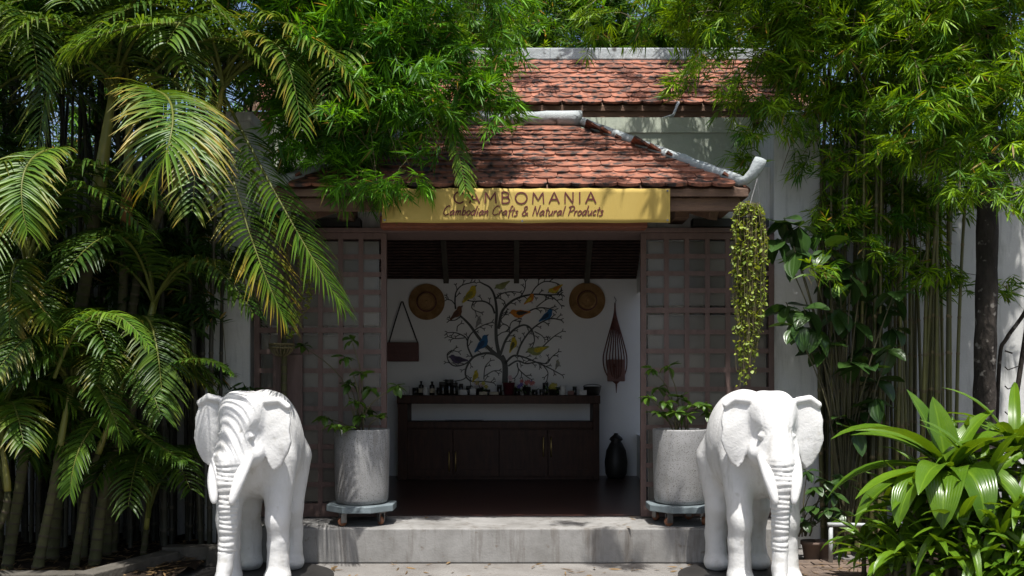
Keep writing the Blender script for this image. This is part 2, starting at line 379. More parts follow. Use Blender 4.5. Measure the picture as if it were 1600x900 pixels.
for px in (697.5, 807, 916.5):
    x = (px - 800) * Y_BACK / FPX
    m = MB(); a = Vector((x, Y_BACK - 0.01, 2.715)); b = a + up * 1.45; m.bar(a, b, 0.065, 0.10, up=Vector((0, -1, 1)))
    m.build('rafter', mat('grey brown rafter', (0.075, 0.065, 0.05), (0.05, 0.045, 0.035), 6, 0.8), ceil)
part('ceiling_board', M['darkwood'], f=lambda m: m.box(-2.45, 1.75, 8.37, 9.9, 3.785, 3.83))

# ---------- lattice doors
def lattice_door(x0, x1, z0, z1, y, zmid, cols, nup, nlow, label):
    d = MB(); pw = (x1 - x0 - 0.09) / cols
    d.box(x0, x0 + 0.045, y, y + 0.045, z0, z1); d.box(x1 - 0.045, x1, y, y + 0.045, z0, z1)
    for za, zb in ((z1 - 0.05, z1), (zmid - 0.022, zmid + 0.022), (z0, z0 + 0.11)):
        d.box(x0 + 0.045, x1 - 0.045, y - 0.003, y + 0.048, za, zb)
    panes = []; mt = 0.040
    for za, zb, n in ((zmid + 0.022, z1 - 0.05, nup), (z0 + 0.11, zmid - 0.022, nlow)):
        ph = (zb - za) / n
        for i in range(1, n): d.box(x0 + 0.045, x1 - 0.045, y + 0.006, y + 0.036, za + i * ph - mt / 2, za + i * ph + mt / 2)
        for c in range(1, cols): d.box(x0 + 0.045 + c * pw - mt / 2, x0 + 0.045 + c * pw + mt / 2, y + 0.004, y + 0.040, za, zb)
        for i in range(n):
            for c in range(cols): panes.append((x0 + 0.045 + (c + .5) * pw, za + (i + .5) * ph, pw - mt, ph - mt))
    door = d.build('door', M['doorwood'], shop); door['label'] = label
    for x, z, a, b in panes:
        # thin beading round each frosted pane
        m = MB(); m.box(x - a / 2 - 0.002, x + a / 2 + 0.002, y + 0.022, y + 0.027, z - b / 2 - 0.002, z + b / 2 + 0.002)
        e = 0.008
        for q in ((x - a / 2, x - a / 2 + e, z - b / 2, z + b / 2), (x + a / 2 - e, x + a / 2, z - b / 2, z + b / 2), (x - a / 2 + e, x + a / 2 - e, z - b / 2, z - b / 2 + e), (x - a / 2 + e, x + a / 2 - e, z + b / 2 - e, z + b / 2)):
            m.box(q[0], q[1], y + 0.014, y + 0.022, q[2], q[3])
        m.build('pane', M['pane'], door)
    return door
zt = 2.692
dl = lattice_door(-2.185, -1.065, PLAT + 0.012, zt, 7.43, 1.38 + (606 - 516) / 183.9, 6, 5, 9, 'sliding lattice door of faded wood with square panes')
dr = lattice_door(1.092, 2.222, PLAT + 0.012, zt, 7.43, 1.38 + (606 - 485) / 183.9, 6, 4, 10, 'sliding lattice door of faded wood with square panes')
m = MB(); m.box(-2.02, -1.77, 7.405, 7.425, PLAT + 0.03, 1.66); m.build('cover_board', M['doorwood'], dl)

# ---------- tiled roofs
def tile_mesh(w, L):
    m = bpy.data.meshes.new('tile'); n = 8; h = w * 0.34
    ol = [(-w / 2, L), (-w / 2, h)] + [(-w / 2 * math.cos(math.pi * k / n), h - h * math.sin(math.pi * k / n)) for k in range(1, n)] + [(w / 2, h), (w / 2, L)]
    def cz(x): return 0.006 * (1 - (2 * x / w) ** 2)
    V = [(x, y, 0.014 + cz(x)) for x, y in ol] + [(x, y, -0.004) for x, y in ol]; q = len(ol)
    F = [tuple(range(q))] + [(i, q + i, q + (i + 1) % q, (i + 1) % q) for i in range(q)] + [tuple(range(2 * q - 1, q - 1, -1))]
    m.from_pydata(V, [], F); m.materials.append(M['tile'])
    bm = bmesh.new(); bm.from_mesh(m); bmesh.ops.recalc_face_normals(bm, faces=bm.faces); bm.to_mesh(m); bm.free()
    return m
EX, EY, EZ, RX, RY, RZ = 1.79, 6.64, 2.885, 0.62, 8.10, 3.78
m = MB(); T = 0.055
tv = [(-EX, EY, EZ), (EX, EY, EZ), (RX, RY, RZ), (-RX, RY, RZ), (EX, RY, EZ), (-EX, RY, EZ)]
m.add(tv + [(x, y, z - T) for x, y, z in tv], [(0, 1, 2, 3), (1, 4, 2), (0, 3, 5), (6, 9, 8, 7), (7, 8, 10), (6, 11, 9), (0, 6, 7, 1), (1, 7, 10, 4), (0, 5, 11, 6), (4, 10, 8, 2), (2, 8, 9, 3), (3, 9, 11, 5)])
roof = m.build('canopy_roof', M['wood'], shop)
roof['label'] = 'small terracotta hip roof over the doorway'
tm = tile_mesh(0.178, 0.26)
U = Vector((0, RY - EY, RZ - EZ)); SLen = U.length; U.normalize()
hipx = lambda s: EX - (EX - RX) * s / SLen
def lay(parent, me, origin, xa, ua, rows, expo, half_l, half_r, w, skip=0.0):
    na = xa.cross(ua).normalized(); pinv = worldm(parent).inverted()
    for i in range(rows):
        s = i * expo; a, b = half_l(s), half_r(s); off = 0.5 * (i % 2)
        for k in range(math.ceil(a / w - off), math.floor(b / w - off) + 1):
            o = bpy.data.objects.new('tile', me); C.objects.link(o)
            R = Matrix((xa, ua, na)).transposed().to_4x4()
            t = Matrix.Rotation(math.radians(-4.0 + random.uniform(-1.3, 1.3)), 4, 'X') @ Matrix.Rotation(random.uniform(-.035, .035), 4, 'Z') @ Matrix.Rotation(random.uniform(-.02, .02), 4, 'Y')
            p = origin + xa * ((k + off) * w + random.uniform(-.004, .004)) + ua * (s - 0.035 + random.uniform(-.006, .006)) + na * 0.034
            o.matrix_basis = Matrix.Translation(p) @ R @ t
            o.parent = parent; o.matrix_parent_inverse = pinv
rows = 11; expo = (SLen - 0.06) / rows
lay(roof, tm, Vector((0, EY, EZ)), Vector((1, 0, 0)), U, rows, expo, lambda s: -hipx(s) + 0.07, lambda s: hipx(s) - 0.07, 0.178)
for s_ in (1, -1):
    ua = Vector((-(EX - RX) * s_, 0, RZ - EZ)).normalized()
    xa = Vector((0, s_, 0)); ori = Vector((EX * s_, EY if s_ > 0 else EY, EZ))
    run = lambda s: (RY - EY) * s / SLen
    if s_ > 0: lay(roof, tm, ori, xa, ua, rows - 2, expo, lambda s: run(s) + 0.16, lambda s: RY - EY, 0.178)
    else: lay(roof, tm, ori, xa, ua, rows - 2, expo, lambda s: -(RY - EY), lambda s: -run(s) - 0.16, 0.178)
def rough_tube(a, b, r, n, jit, sides=7):
    pts = [Vector(a).lerp(Vector(b), i / n) + Vector((random.uniform(-jit, jit), random.uniform(-jit, jit), random.uniform(-jit, jit))) for i in range(n + 1)]
    return pts, [r * random.uniform(0.9, 1.1) for _ in pts]
for s in (-1, 1):
    a, b = (s * (EX - 0.04), EY + 0.04, EZ + 0.065), (s * RX, RY, RZ + 0.065)
    m = MB(); pts, rr = rough_tube(a, b, 0.044, 16, 0.005); m.tube(pts, rr, 7); m.build('hip_cap', M['mortar'], roof, True)
    m = MB()   # upturned corner horn
    c = Vector((s * (EX - 0.07), EY + 0.05, EZ + 0.06))
    m.tube([c, c + Vector((s * .06, -.02, .015)), c + Vector((s * .11, -.05, .06)), c + Vector((s * .145, -.06, .125)), c + Vector((s * .16, -.065, .165))], [.030, .038, .046, .052, .046], 10)
    m.build('corner_horn', M['mortar'], roof, True)
    # hip rafter end and eave bracket
    m = MB(); m.bar((s * (EX - 0.10), EY + 0.10, EZ - 0.075), (s * 1.2, 7.6, 3.30), 0.10, 0.12); m.build('hip_rafter', M['wood'], roof, bevel=0.004)
    m = MB(); m.bar((s * 1.62, 7.02, 2.78), (s * 1.32, 7.60, 3.02), 0.09, 0.11); m.build('strut', M['wood'], roof, bevel=0.004)
m = MB(); pts, rr = rough_tube((-RX - .02, RY - .01, RZ + 0.085), (RX + .02, RY - .01, RZ + 0.085), 0.07, 12, 0.004); m.tube(pts, rr, 8); m.build('ridge_cap', M['mortar'], roof, True)
m = MB(); m.box(-EX + 0.05, EX - 0.05, EY + 0.045, EY + 0.085, EZ - 0.155, EZ - 0.058); m.build('fascia', M['wood'], roof, bevel=0.004)
for i in range(7):
    x = -1.35 + i * 0.45
    m = MB(); m.bar((x, EY + 0.10, EZ - 0.05), (x, 7.60, EZ + 0.48), 0.05, 0.08); m.build('rafter', M['wood'], roof)

# ---------- the taller roof behind
rear = thing('rear_building', 'taller building behind with brown terracotta tiled roof and white ridge', 'building', (0, 9.3, 0))
UX0, UX1, UEY, UEZ, URY, URZ = -2.7, 3.1, 8.92, 4.25, 9.90, 5.07
m = MB(); tv = [(UX0, UEY, UEZ), (UX1, UEY, UEZ), (UX1, URY, URZ), (UX0, URY, URZ), (UX0, 11.7, 3.7), (UX1, 11.7, 3.7)]
m.add(tv + [(x, y, z - 0.05) for x, y, z in tv], [(0, 1, 2, 3), (3, 2, 5, 4), (6, 9, 8, 7), (9, 10, 11, 8), (0, 6, 7, 1), (4, 5, 11, 10), (0, 3, 9, 6), (3, 4, 10, 9), (1, 7, 8, 2), (2, 8, 11, 5)])
uroof = m.build('roof', M['wood'], rear)
U2 = Vector((0, URY - UEY, URZ - UEZ)); L2 = U2.length; U2.normalize()
tm2 = tile_mesh(0.205, 0.27)
lay(uroof, tm2, Vector((0, UEY, UEZ)), Vector((1, 0, 0)), U2, 9, (L2 - 0.05) / 9, lambda s: UX0 + .1, lambda s: UX1 - .1, 0.205)
m = MB(); m.box(UX0, UX1, URY - 0.09, URY + 0.09, URZ - 0.02, URZ + 0.12); m.build('ridge_cap', M['mortar'], uroof, bevel=0.015)
m = MB(); m.box(UX0, UX1, UEY + 0.02, UEY + 0.06, UEZ - 0.16, UEZ - 0.052); m.build('fascia', M['wood'], uroof)
for i in range(6):
    x = -2.0 + (815 - 800) * 9.0 / FPX + 0.92 * i + 0.08
    m = MB(); m.box(x - 0.035, x + 0.035, UEY + 0.06, 9.4, UEZ - 0.20, UEZ - 0.09); m.build('rafter_tail', M['doorwood'], uroof)
m = MB(); m.box(UX0 + .1, UX1 - .1, 9.0, 9.06, 3.5, 4.12); m.build('gable_board', M['darkwood'], rear)
m = MB(); m.tube([P(790, 186, 8.2), P(880, 189, 8.2), P(980, 189, 8.2), P(1030, 187, 8.2), P(1052, 180, 8.2), P(1060, 160, 8.4)], 0.013, 6)
tag(m.build('roof_pipe', M['pvc'], None, True), 'thin white pipe running along the ledge between the two roofs', 'pipe')

# ================================================================== banner
BY = 6.575
bn = thing('shop_banner', 'yellow cloth banner with dark red lettering hung under the tiled eave', 'banner', (0, BY, 2.67))
b0, b1 = P(597, 294, BY), P(1047, 348, BY)
nx, nz = 60, 8; V = []; F = []
def bw(x, v): return 0.006 * math.sin(x * 7.3 + 0.6) + 0.004 * math.sin(x * 17) + 0.002 * math.sin(x * 31)
for j in range(nz + 1):
    for i in range(nx + 1):
        u, v = i / nx, j / nz; x = b0.x + (b1.x - b0.x) * u
        z = b1.z + (b0.z - b1.z) * v + 0.002 * math.sin(u * 22) * (1 - v) + 0.005 * abs(math.sin(u * 40)) * v * v * -1
        V.append((x, BY + bw(x, v), z))
F = [(j * (nx + 1) + i, j * (nx + 1) + i + 1, (j + 1) * (nx + 1) + i + 1, (j + 1) * (nx + 1) + i) for j in range(nz) for i in range(nx)]
me = bpy.data.meshes.new('cloth'); me.from_pydata(V, [], F); cl = link('cloth', me, M['banner'], bn, True)
sm = cl.modifiers.new('t', 'SOLIDIFY'); sm.thickness = 0.004; sm.offset = 1
for px, py in ((1043, 344), (816, 345), (601, 344), (601, 298), (1043, 298)):
    m = MB(); c = P(px, py, BY - 0.006); m.lathe([(0.008, 0), (0.008, 0.004)], 10, (c.x, c.y + bw(c.x, .1), c.z), Matrix.Rotation(math.radians(90), 4, 'X')); m.build('eyelet', M['steel'], bn)
SANS = {'C': ([[(.82, .82), (.62, .98), (.38, .99), (.14, .82), (.04, .5), (.14, .18), (.38, .01), (.62, .02), (.82, .18)]], .9, 1),
        'A': ([[(0, 0), (.42, 1), (.84, 0)], [(.16, .34), (.68, .34)]], .86, 0),
        'M': ([[(.02, 0), (.08, 1), (.48, .3), (.88, 1), (.94, 0)]], .98, 0),
        'B': ([[(.06, 0), (.06, 1), (.38, 1), (.56, .9), (.6, .76), (.54, .6), (.38, .53), (.06, .53)], [(.38, .53), (.6, .46), (.68, .28), (.6, .08), (.4, 0), (.06, 0)]], .74, 0),
        'O': ([[(.5, 1), (.2, .9), (.03, .62), (.03, .38), (.2, .1), (.5, 0), (.8, .1), (.97, .38), (.97, .62), (.8, .9), (.5, 1)]], 1.02, 1),
        'N': ([[(.05, 0), (.05, 1), (.72, 0), (.72, 1)]], .8, 0), 'I': ([[(.06, 0), (.06, 1)]], .14, 0)}
SCRIPT = {'C': ([[(.62, .85), (.48, 1), (.22, .85), (.05, .5), (.08, .15), (.3, 0), (.62, .15)]], .66),
          'a': ([[(.45, .42), (.3, .5), (.08, .3), (.05, .08), (.18, 0), (.38, .2), (.46, .45), (.44, .1), (.55, .02)]], .58),
          'm': ([[(.02, .48), (.05, 0)], [(.05, .2), (.2, .48), (.28, .4), (.28, 0)], [(.28, .25), (.44, .48), (.52, .4), (.52, .05), (.6, 0)]], .66),
          'b': ([[(.1, 1), (.05, 0)], [(.05, .1), (.2, .48), (.38, .4), (.36, .1), (.15, 0), (.05, .08)]], .46),
          'o': ([[(.22, .5), (.06, .32), (.06, .08), (.22, 0), (.38, .16), (.38, .38), (.22, .5)]], .46),
          'd': ([[(.42, .42), (.25, .5), (.06, .3), (.06, .06), (.2, 0), (.4, .25)], [(.52, 1), (.42, .1), (.5, 0)]], .56),
          'i': ([[(.1, .48), (.06, .05), (.14, 0)], [(.13, .66), (.15, .74)]], .22),
          'n': ([[(.04, .48), (.05, 0)], [(.05, .2), (.22, .48), (.32, .4), (.3, .05), (.4, 0)]], .44),
          'r': ([[(.05, .48), (.06, 0)], [(.06, .25), (.2, .46), (.32, .44)]], .34),
          'f': ([[(.4, .95), (.28, 1), (.2, .8), (.14, -.25)], [(.02, .48), (.34, .5)]], .34),
          't': ([[(.18, .85), (.12, .05), (.22, 0)], [(0, .55), (.34, .58)]], .32),
          's': ([[(.32, .42), (.18, .5), (.1, .36), (.28, .2), (.22, 0), (-.02, -.08)]], .38),
          '&': ([[(.6, .3), (.3, 0), (.05, .12), (.15, .42), (.45, .75), (.35, .98), (.15, .85), (.25, .5), (.65, 0)]], .75),
          'N': ([[(.05, 0), (.12, 1)], [(.12, 1), (.5, 0)], [(.5, 0), (.64, 1.08)]], .7),
          'u': ([[(.05, .48), (.06, .08), (.2, 0), (.38, .25), (.4, .48), (.38, .08), (.48, 0)]], .5),
          'l': ([[(.14, 1), (.06, .1), (.14, 0)]], .22),
          'P': ([[(.16, .95), (.05, 0)], [(-.06, .85), (.3, 1), (.55, .8), (.4, .5), (.12, .42)]], .58),
          'c': ([[(.35, .42), (.2, .5), (.05, .25), (.12, 0), (.35, .08)]], .4), ' ': ([], .34)}
def write(text, font, x0, x1, zb, h, wd, gap, slant, name, smooth):
    tot = sum(font[c][1] for c in text) + gap * (len(text) - 1); sx = (x1 - x0) / tot
    cx = 0
    for c in text:
        g_ = font[c]
        if g_[0]:
            m = MB()
            for st in g_[0]:
                pts = [((cx + x) * sx + x0 + slant * y * h, zb + y * h) for x, y in st]
                if (smooth or (len(g_) > 2 and g_[2])): pts = crom(pts, 5)
                pts = [(x1 + (x2 - x1) * i / 4, y1 + (y2 - y1) * i / 4) for (x1, y1), (x2, y2) in zip(pts[:-1], pts[1:]) for i in range(4)] + [pts[-1]]
                m.ribbon(pts, wd, BY - 0.0085, BY - 0.004, lambda x: bw(x, .5))
            m.build('letter', M['ink'], bn)
        cx += g_[1] + gap
write('CAMBOMANIA', SANS, P(709, 0, BY).x, P(931, 0, BY).x, P(0, 318, BY).z, 17.5 * BY / FPX, 0.0105, 0.42, 0, 'letter', False)
write('Cambodian Crafts & Natural Products', SCRIPT, P(692, 0, BY).x, P(942, 0, BY).x, P(0, 336.5, BY).z, 14.5 * BY / FPX, 0.0076, 0.03, 0.22, 'letter', True)

# ================================================================== inside the shop
CY = 10.47; s_c = CY / FPX
cab = thing('sideboard', 'long dark wooden sideboard with open shelf and four panel doors', 'sideboard', ((779 - 800) * s_c, CY, PLAT))
cx0, cx1 = (620 - 800) * s_c, (938 - 800) * s_c; cz1 = 1.29
m = MB(); m.box(cx0, cx1, CY, 10.93, cz1 - 0.10, cz1); m.build('top', M['darkwood'], cab, bevel=0.006)
for a, b in ((cx0 + .01, cx0 + 0.125), (cx1 - 0.085, cx1 - .01)):
    m = MB(); m.box(a, b, CY + 0.01, 10.92, PLAT + 0.004, cz1 - 0.102); m.build('side', M['darkwood'], cab, bevel=0.004)
m = MB(); m.box(cx0 + 0.127, cx1 - 0.087, CY + 0.015, 10.92, 0.90, 0.975); m.build('shelf', M['darkwood'], cab, bevel=0.004)
m = MB(); m.box(cx0 + 0.127, cx1 - 0.087, CY + 0.06, 10.90, PLAT + 0.004, 0.898); m.build('carcass', M['darkwood'], cab)
dxs = [636, 708, 780, 856, 928]
for i in range(4):
    a, b = (dxs[i] - 800) * s_c + 0.006, (dxs[i + 1] - 800) * s_c - 0.006
    m = MB(); m.box(a, b, CY + 0.018, CY + 0.058, PLAT + 0.05, 0.875)
    d = m.build('door', M['darkwood'], cab, bevel=0.004)
    m = MB()
    for q in ((a, a + .07, PLAT + .05, .875), (b - .07, b, PLAT + .05, .875), (a + .07, b - .07, PLAT + .05, PLAT + .13), (a + .07, b - .07, .80, .875)):
        m.box(q[0], q[1], CY + 0.002, CY + 0.0175, q[2], q[3])
    m.build('frame', M['darkwood'], d)
    hx = (702, 712, 849, 861)[i]; y0, y1 = ((706, 736), (706, 736), (683, 713), (683, 713))[i]
    m = MB(); x = (hx - 800) * s_c; za, zb = CAMZ - (y1 - HOR) * s_c, CAMZ - (y0 - HOR) * s_c
    m.tube([(x, CY, za), (x, CY - 0.03, za + 0.01), (x, CY - 0.03, zb - 0.01), (x, CY, zb)], 0.010, 6); m.build('handle', M['brass'], d, True)

# goods on the sideboard; px, kind, size
GY = 10.62; sg = GY / FPX
def gx(px): return (px - 800) * sg
top = cz1 + 0.003
def bottle(px, r, h, label, mt='bottle', y=GY, cap=True):
    t = thing('bottle', label, 'bottle', (gx(px), y, top), 'goods on the sideboard')
    m = MB(); m.lathe([(r, 0), (r, h * .62), (r * .92, h * .7), (r * .4, h * .78), (r * .4, h * .9)], 14, t.location); m.build('body', M[mt], t, True)
    m = MB(); m.lathe([(r * .5, h * .9), (r * .5, h)], 12, t.location); m.build('cap', M['black'], t)
    m = MB(); m.lathe([(r * 1.02, h * .15), (r * 1.02, h * .48)], 14, t.location); m.build('paper_label', M['cream'], t, True)
def jar(px, r, h, label, mt, z=top, y=GY):
    t = thing('jar', label, 'jar', (gx(px), y, z), 'goods on the sideboard')
    m = MB(); m.lathe([(r * .94, 0), (r, h * .1), (r, h * .7), (r * .9, h * .76)], 14, t.location); m.build('body', M[mt], t, True)
    m = MB(); m.lathe([(r * .98, h * .76), (r * .98, h)], 14, t.location); m.build('lid', M['black' if mt != 'white' else 'white'], t)
def pack(px, w_, h, label, mt, y=GY, d=0.06):
    m = MB(); x = gx(px); m.box(x - w_ / 2, x + w_ / 2, y - d / 2, y + d / 2, top, top + h)
    tag(m.build('product_box', M[mt], None, bevel=0.004), label, 'box', 'goods on the sideboard')
pack(633, 0.09, 0.11, 'white card standing behind a small jar at the end of the sideboard', 'white', 10.72, 0.02)
jar(630, 0.028, 0.055, 'small pale jar in front of a white card on the sideboard', 'white', y=10.55)
bottle(658, 0.032, 0.17, 'slim dark bottle beside a squat white labelled jar on the sideboard')
jar(666, 0.034, 0.09, 'squat white jar between two slim dark bottles', 'white', y=10.56)
bottle(675, 0.032, 0.165, 'slim dark bottle nearest the fat black jars on the sideboard')
jar(692, 0.045, 0.16, 'fat black jar beside a slim dark bottle on the sideboard', 'bottle')
jar(701, 0.055, 0.19, 'tallest fat black jar in the row on the sideboard', 'bottle', y=10.70)
jar(710, 0.042, 0.15, 'fat black jar beside a white packet on the sideboard', 'bottle')
pack(724, 0.10, 0.065, 'low white packet beside a fat black jar', 'white')
pack(739, 0.075, 0.075, 'small upright white packet beside a low cream packet', 'white')
pack(755, 0.10, 0.04, 'flat cream packet beside a small upright white packet', 'cream')
pack(772, 0.11, 0.04, 'flat cream packet beside the maroon flower pot', 'cream')
jar(846, 0.03, 0.07, 'small dark jar in front of the pink flowers', 'bottle', y=10.53)
jar(879, 0.04, 0.06, 'round white tin under another white tin on the sideboard', 'white')
jar(880, 0.038, 0.055, 'round white tin stacked on another white tin', 'white', z=top + 0.062)
pack(892, 0.075, 0.05, 'dull pink packet beside two stacked white tins', 'pouch')
pack(910, 0.085, 0.06, 'white packet in front of the black basket', 'white', 10.53)
for i, px in enumerate((645, 652, 684, 719, 731, 762, 780, 808, 836, 853, 872, 900, 917)):
    jar(px, random.uniform(.026, .042), random.uniform(.06, .15), 'small dark lidded jar in the crowded row along the wall behind the sideboard goods', 'bottle', y=10.80 + random.uniform(-.03, .05))
t = thing('basket', 'small black basket at the end of the sideboard', 'basket', (gx(926), 10.66, top), 'goods on the sideboard')
m = MB(); m.lathe([(0.085, 0), (0.11, 0.10), (0.115, 0.105), (0.10, 0.10), (0.078, 0.01)], 16, t.location); m.build('bowl', M['black'], t, True)
m = MB(); m.tube([(t.location.x + 0.11 * math.cos(a), 10.66, top + 0.10 + 0.03 * math.sin(a)) for a in [math.pi * i / 10 for i in range(11)]], 0.006, 5); m.build('handle', M['steel'], t, True)
def flowers(px, y, potmt, n, cols, label, r=0.05, h=0.10, spread=0.12, cat='flower pot'):
    t = thing('flower_pot', label, cat, (gx(px), y, top), 'goods on the sideboard')
    m = MB(); m.lathe([(r * .75, 0), (r, h), (r * 1.05, h), (r * .9, h * .95)], 14, t.location); m.build('pot', M[potmt], t, True)
    L = []
    for i in range(n):
        a = RNG.uniform(0, 6.28); d = RNG.uniform(.2, 1) * spread
        c = Vector((gx(px) + math.cos(a) * d, y - abs(math.sin(a)) * d * .5, top + h + RNG.uniform(.0, .07)))
        m = MB(); k = 6
        for q in range(k):
            an = 2 * math.pi * q / k; e1 = Vector((math.cos(an), -.3, math.sin(an))); e2 = Vector((math.cos(an + .5), -.3, math.sin(an + .5))); e3 = Vector((math.cos(an - .5), -.3, math.sin(an - .5)))
            m.add([c, c + e3 * .018, c + e1 * .032, c + e2 * .018], [(0, 1, 2, 3)])
        m.build('flower', cols[i % len(cols)], t)
    m = MB()
    for i in range(26):
        a = RNG.uniform(0, 6.28); d = RNG.uniform(.1, 1.1) * spread
        c = Vector((gx(px) + math.cos(a) * d, y - math.sin(a) * d * .4, top + h * RNG.uniform(.3, 1.1)))
        e = Vector((RNG.normal(), RNG.normal(), RNG.normal() + .5)).normalized(); f = e.orthogonal().normalized()
        m.add([c, c + e * .03 + f * .012, c + e * .06, c + e * .03 - f * .012], [(0, 1, 2, 3)])
    tag(m.build('foliage', M['bigleaf'], t), kind='stuff')
pk = mat('pink petal', (0.5, 0.16, 0.15), None, 8, 0.6); pw = mat('pale petal', (0.6, 0.42, 0.45), None, 8, 0.6); pv = mat('violet petal', (0.12, 0.09, 0.35), None, 8, 0.6); py_ = mat('yellow petal', (0.42, 0.38, 0.05), None, 8, 0.6)
flowers(795, 10.58, 'maroon', 3, [pw], 'maroon pot with pale pink flowers before the painted tree trunk', 0.075, 0.15, 0.05)
flowers(823, 10.70, 'black', 9, [pk, pk, pv], 'dark pot of salmon pink flowers on the sideboard', 0.05, 0.10, 0.15)
flowers(864, 10.70, 'black', 6, [py_], 'dark pot of yellow flowers beside the stacked white tins', 0.05, 0.07, 0.09)
flowers(748, 10.74, 'black', 5, [py_, pw], 'dark pot of small pale flowers behind the white packets', 0.05, 0.08, 0.12)
for px, lb in ((712, 'oval silver tray on the open shelf nearer the double handles'), (740, 'oval silver tray on the open shelf below the cream packets')):
    m = MB(); m.lathe([(0.10, 0), (0.125, 0.014), (0.13, 0.014), (0.11, 0.003)], 20, (0, 0, 0), Matrix.Diagonal((1, .6, 1, 1)))
    o = m.build('tray', M['steel'], None, True); o.location = (gx(px), 10.58, 0.979); tag(o, lb, 'tray', 'trays on the shelf')

# ---------- on the back wall
WY = Y_BACK - 0.004; sw = Y_BACK / FPX
def wx(px): return (px - 800) * sw
def wz(py): return CAMZ - (py - HOR) * sw
for px, py, lb in ((667, 472, 'round straw hat hung on the wall beside the maroon bag'), (917, 470, 'round straw hat hung on the wall beside the corded net')):
    t = thing('straw_hat', lb, 'hat', (wx(px), WY, wz(py)), 'straw hats on the back wall')
    R_ = Matrix.Rotation(math.radians(90), 4, 'X'); at = Vector((wx(px), WY - 0.03, wz(py)))
    m = MB(); pr = [(0.115, 0.012), (0.14, 0.0)]
    for i in range(10): pr += [(0.14 + i * 0.0088, 0.0 + .003 * (i % 2)), (0.1445 + i * 0.0088, 0.0055)]
    pr += [(0.226, 0), (0.226, -0.006), (0.115, -0.004)]
    m.lathe(pr, 40, at, R_); m.build('brim', M['straw'], t, False)
    m = MB(); pr = [(0.112, 0.0), (0.108, 0.05), (0.10, 0.062)]
    for i in range(6): pr += [(0.095 - i * 0.014, 0.066 + .003 * (i % 2)), (0.088 - i * 0.014, 0.071)]
    pr += [(0.012, 0.074), (0.010, 0.092), (0.002, 0.094)]
    m.lathe(pr, 36, at, R_); m.build('crown', M['straw'], t, False)
    m = MB(); m.lathe([(0.128, -0.001), (0.128, 0.012), (0.109, 0.020), (0.109, 0.0)], 36, at, R_); m.build('band', M['cord'], t, True)
bag = thing('shoulder_bag', 'maroon leather shoulder bag hanging by a black strap on the wall', 'bag', (wx(630), WY, wz(565)))
m = MB(); m.box(wx(606), wx(655), WY - 0.09, WY - 0.01, wz(565), wz(537)); m.build('body', M['leather'], bag, bevel=0.012)
m = MB(); m.box(wx(605.5), wx(655.5), WY - 0.10, WY - 0.091, wz(553), wz(535.5)); m.build('flap', M['leather'], bag, bevel=0.003)
m = MB(); m.ribbon([(wx(608), wz(538)), (wx(619), wz(500)), (wx(628), wz(472)), (wx(630), wz(472)), (wx(642), wz(505)), (wx(654), wz(538))], 0.016, WY - 0.05, WY - 0.045); m.build('strap', M['strap'], bag)
net = thing('corded_net', 'red brown corded net hanging from a hook with a pouch inside', 'net bag', (wx(961), WY, wz(603)))
m = MB(); m.tube([(wx(960), WY, wz(464)), (wx(960), WY - .04, wz(466)), (wx(962), WY - .05, wz(470)), (wx(960), WY - .04, wz(474))], 0.005, 5); m.build('hook', M['steel'], net, True)
for i in range(9):
    f = -1 + 2 * i / 8; m = MB()
    pts = crom([(wx(960), WY - .05, wz(474)), (wx(960 + 2 * f), WY - .05, wz(495)), (wx(960 + 13 * f), WY - .06 - .06 * (1 - f * f), wz(535)), (wx(960 + 18.5 * f), WY - .06 - .08 * (1 - f * f), wz(562)), (wx(961 + 14 * f), WY - .06 - .07 * (1 - f * f), wz(585)), (wx(962), WY - .06, wz(600))], 5)
    m.tube(pts, 0.008, 5); m.build('cord', M['cord'], net, True)
m = MB(); m.tube([(wx(962), WY - .06, wz(600)), (wx(962), WY - .06, wz(614))], [0.012, 0.004], 5); m.build('tassel', M['cord'], net)
m = MB(); m.box(wx(948), wx(975), WY - .11, WY - .035, wz(596), wz(562)); pc = m.build('pouch', M['pouch'], net, bevel=0.012)
m = MB(); zc = wz(573); xc = wx(958); m.box(xc - .008, xc + .008, WY - .118, WY - .1105, wz(588), wz(569)); m.box(xc - .028, xc + .028, WY - .118, WY - .1105, zc - .008, zc + .008); m.build('cross_mark', M['cord'], pc)
fig = thing('dark_jar', 'tall dark rounded jar standing on the floor below the corded net', 'jar', (1.27, 10.7, PLAT))
m = MB(); m.lathe([(0.10, 0.004), (0.13, 0.06), (0.14, 0.2), (0.12, 0.34), (0.08, 0.42), (0.06, 0.45), (0.08, 0.47)], 20, fig.location); m.build('body', M['black'], fig, True)
m = MB(); m.lathe([(0.085, 0.471), (0.07, 0.50), (0.03, 0.53), (0.02, 0.55)], 16, fig.location); m.build('lid', M['black'], fig, True)

